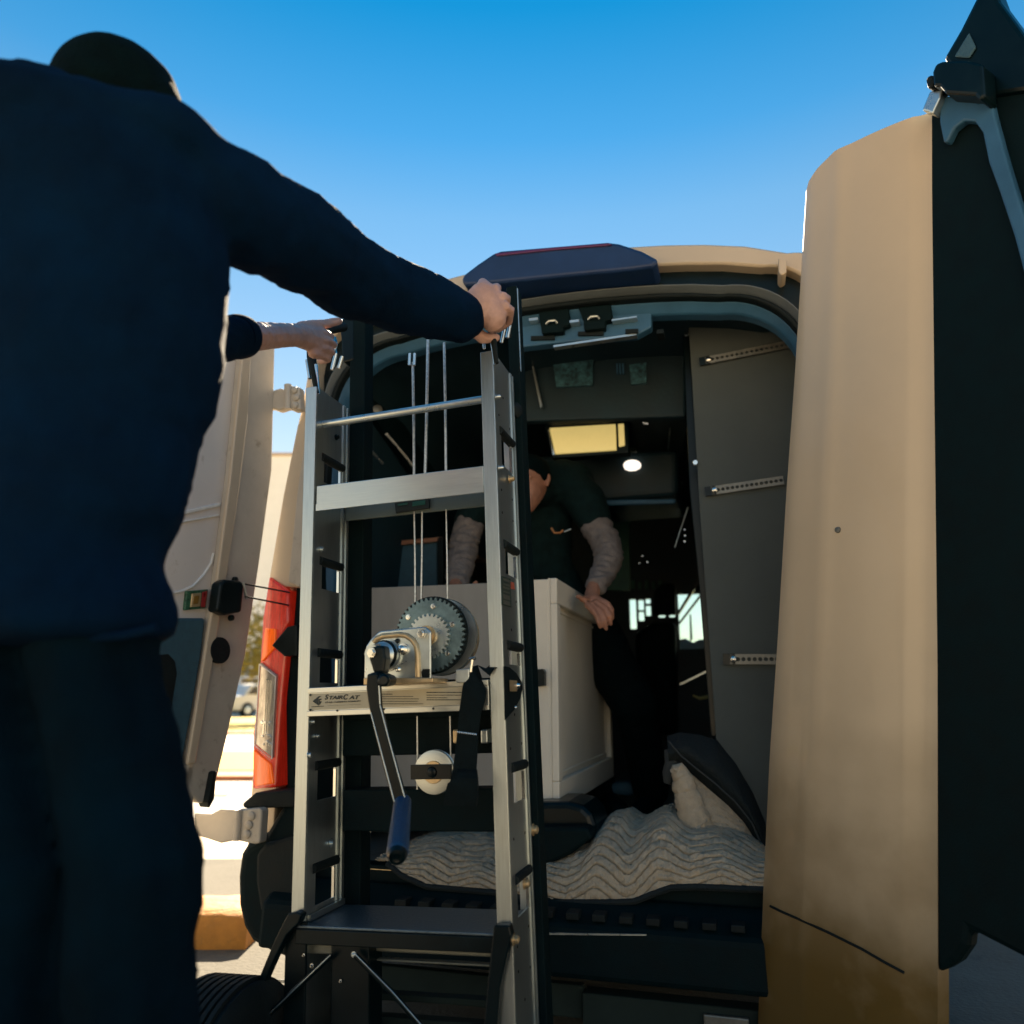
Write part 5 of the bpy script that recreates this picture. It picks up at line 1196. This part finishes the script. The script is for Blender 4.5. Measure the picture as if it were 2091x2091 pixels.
b.capsule(hc + Vector((0, .06, -.02)), (.085, .06, .06), v(1100, 1015, .80), (.13, .10, .07), 2)      # hood and collar
b.capsule(v(1010, 985, .82), (.10, .12, .08), v(1160, 985, .84), (.11, .12, .09), 3)
b.capsule(v(1150, 985, .82), .10, v(1196, 1025, .78), .085, 3); b.capsule(v(1196, 1025, .78), .085, v(1215, 1062, .75), .068, 3)
b.capsule(v(1000, 1000, .82), .085, v(970, 1040, .76), .075, 3); b.capsule(v(970, 1040, .76), .075, v(958, 1066, .74), .066, 2)
b.capsule(v(1090, 1010, .84), (.17, .12, .1), v(1095, 1150, .92), (.16, .11, .1), 3); b.capsule(v(1095, 1150, .92), (.16, .11, .1), v(1135, 1275, 1.02), (.19, .12, .08), 3)
Q_(remesh(b, 'sweatshirt', HOODIE, None, .010, 4, (0, 0, folds)))
def slv(path, nm):
    b = MB()
    for (p0, r0), (p1, r1) in zip(path, path[1:]): b.capsule(p0, r0, p1, r1, 2)
    def wr_(co): return .0055 * noise.noise(Vector((co.x * 16, co.y * 16, co.z * 55))) + .0035 * (1 - abs(noise.noise(Vector((co.x * 20, 3, co.z * 38)))) * 3)
    Q_(remesh(b, nm, SLEEVE, None, .007, 3, (0, 0, wr_)))
slv([(v(1214, 1068, .75), .064), (v(1236, 1105, .72), .061), (v(1244, 1140, .66), .056), (v(1232, 1170, .60), .049), (v(1218, 1196, .52), .040)], 'sleeve')
slv([(v(958, 1072, .74), .066), (v(950, 1100, .70), .062), (v(944, 1130, .64), .060), (v(938, 1165, .55), .052), (v(934, 1190, .48), .044)], 'sleeve')
b = MB()
b.capsule(v(1130, 1280, 1.05), (.20, .13, .1), v(1170, 1320, 1.1), (.19, .13, .1), 3)
b.capsule(v(1210, 1290, 1.08), .12, v(1295, 1440, 1.02), .095, 3); b.capsule(v(1295, 1440, 1.02), .09, v(1330, 1612, 1.22), .075, 3)
b.capsule(v(1120, 1300, 1.12), .12, v(1150, 1440, 1.25), .09, 3); b.capsule(v(1150, 1440, 1.25), .09, v(1230, 1618, 1.3), .075, 3)
Q_(remesh(b, 'trousers', DARKP, None, .011, 4, (0, 0, folds)))
for p0, p1 in ((v(1330, 1605, 1.25), v(1300, 1625, 1.05)), (v(1235, 1612, 1.32), v(1262, 1622, 1.15))):
    b = MB(); b.capsule(Vector((p0.x, p0.y, .50)), (.05, .06, .05), Vector((p1.x, p1.y, .485)), (.045, .05, .035), 3); Q_(remesh(b, 'boot', BLACK, None, .009, 3))
Q_(MB().tube([v(1126, 1078, .60), v(1132, 1088, .60), v(1144, 1088, .60), v(1150, 1082, .60)], .0045, 8).build('badge_ring', mat('orange_brass', (.5, .22, .08), .35, .6), None, smooth=True))
Q_(MB().rod(v(1152, 1086, .60), v(1166, 1080, .60), .003).build('drawcord_tip', ZINC, None))
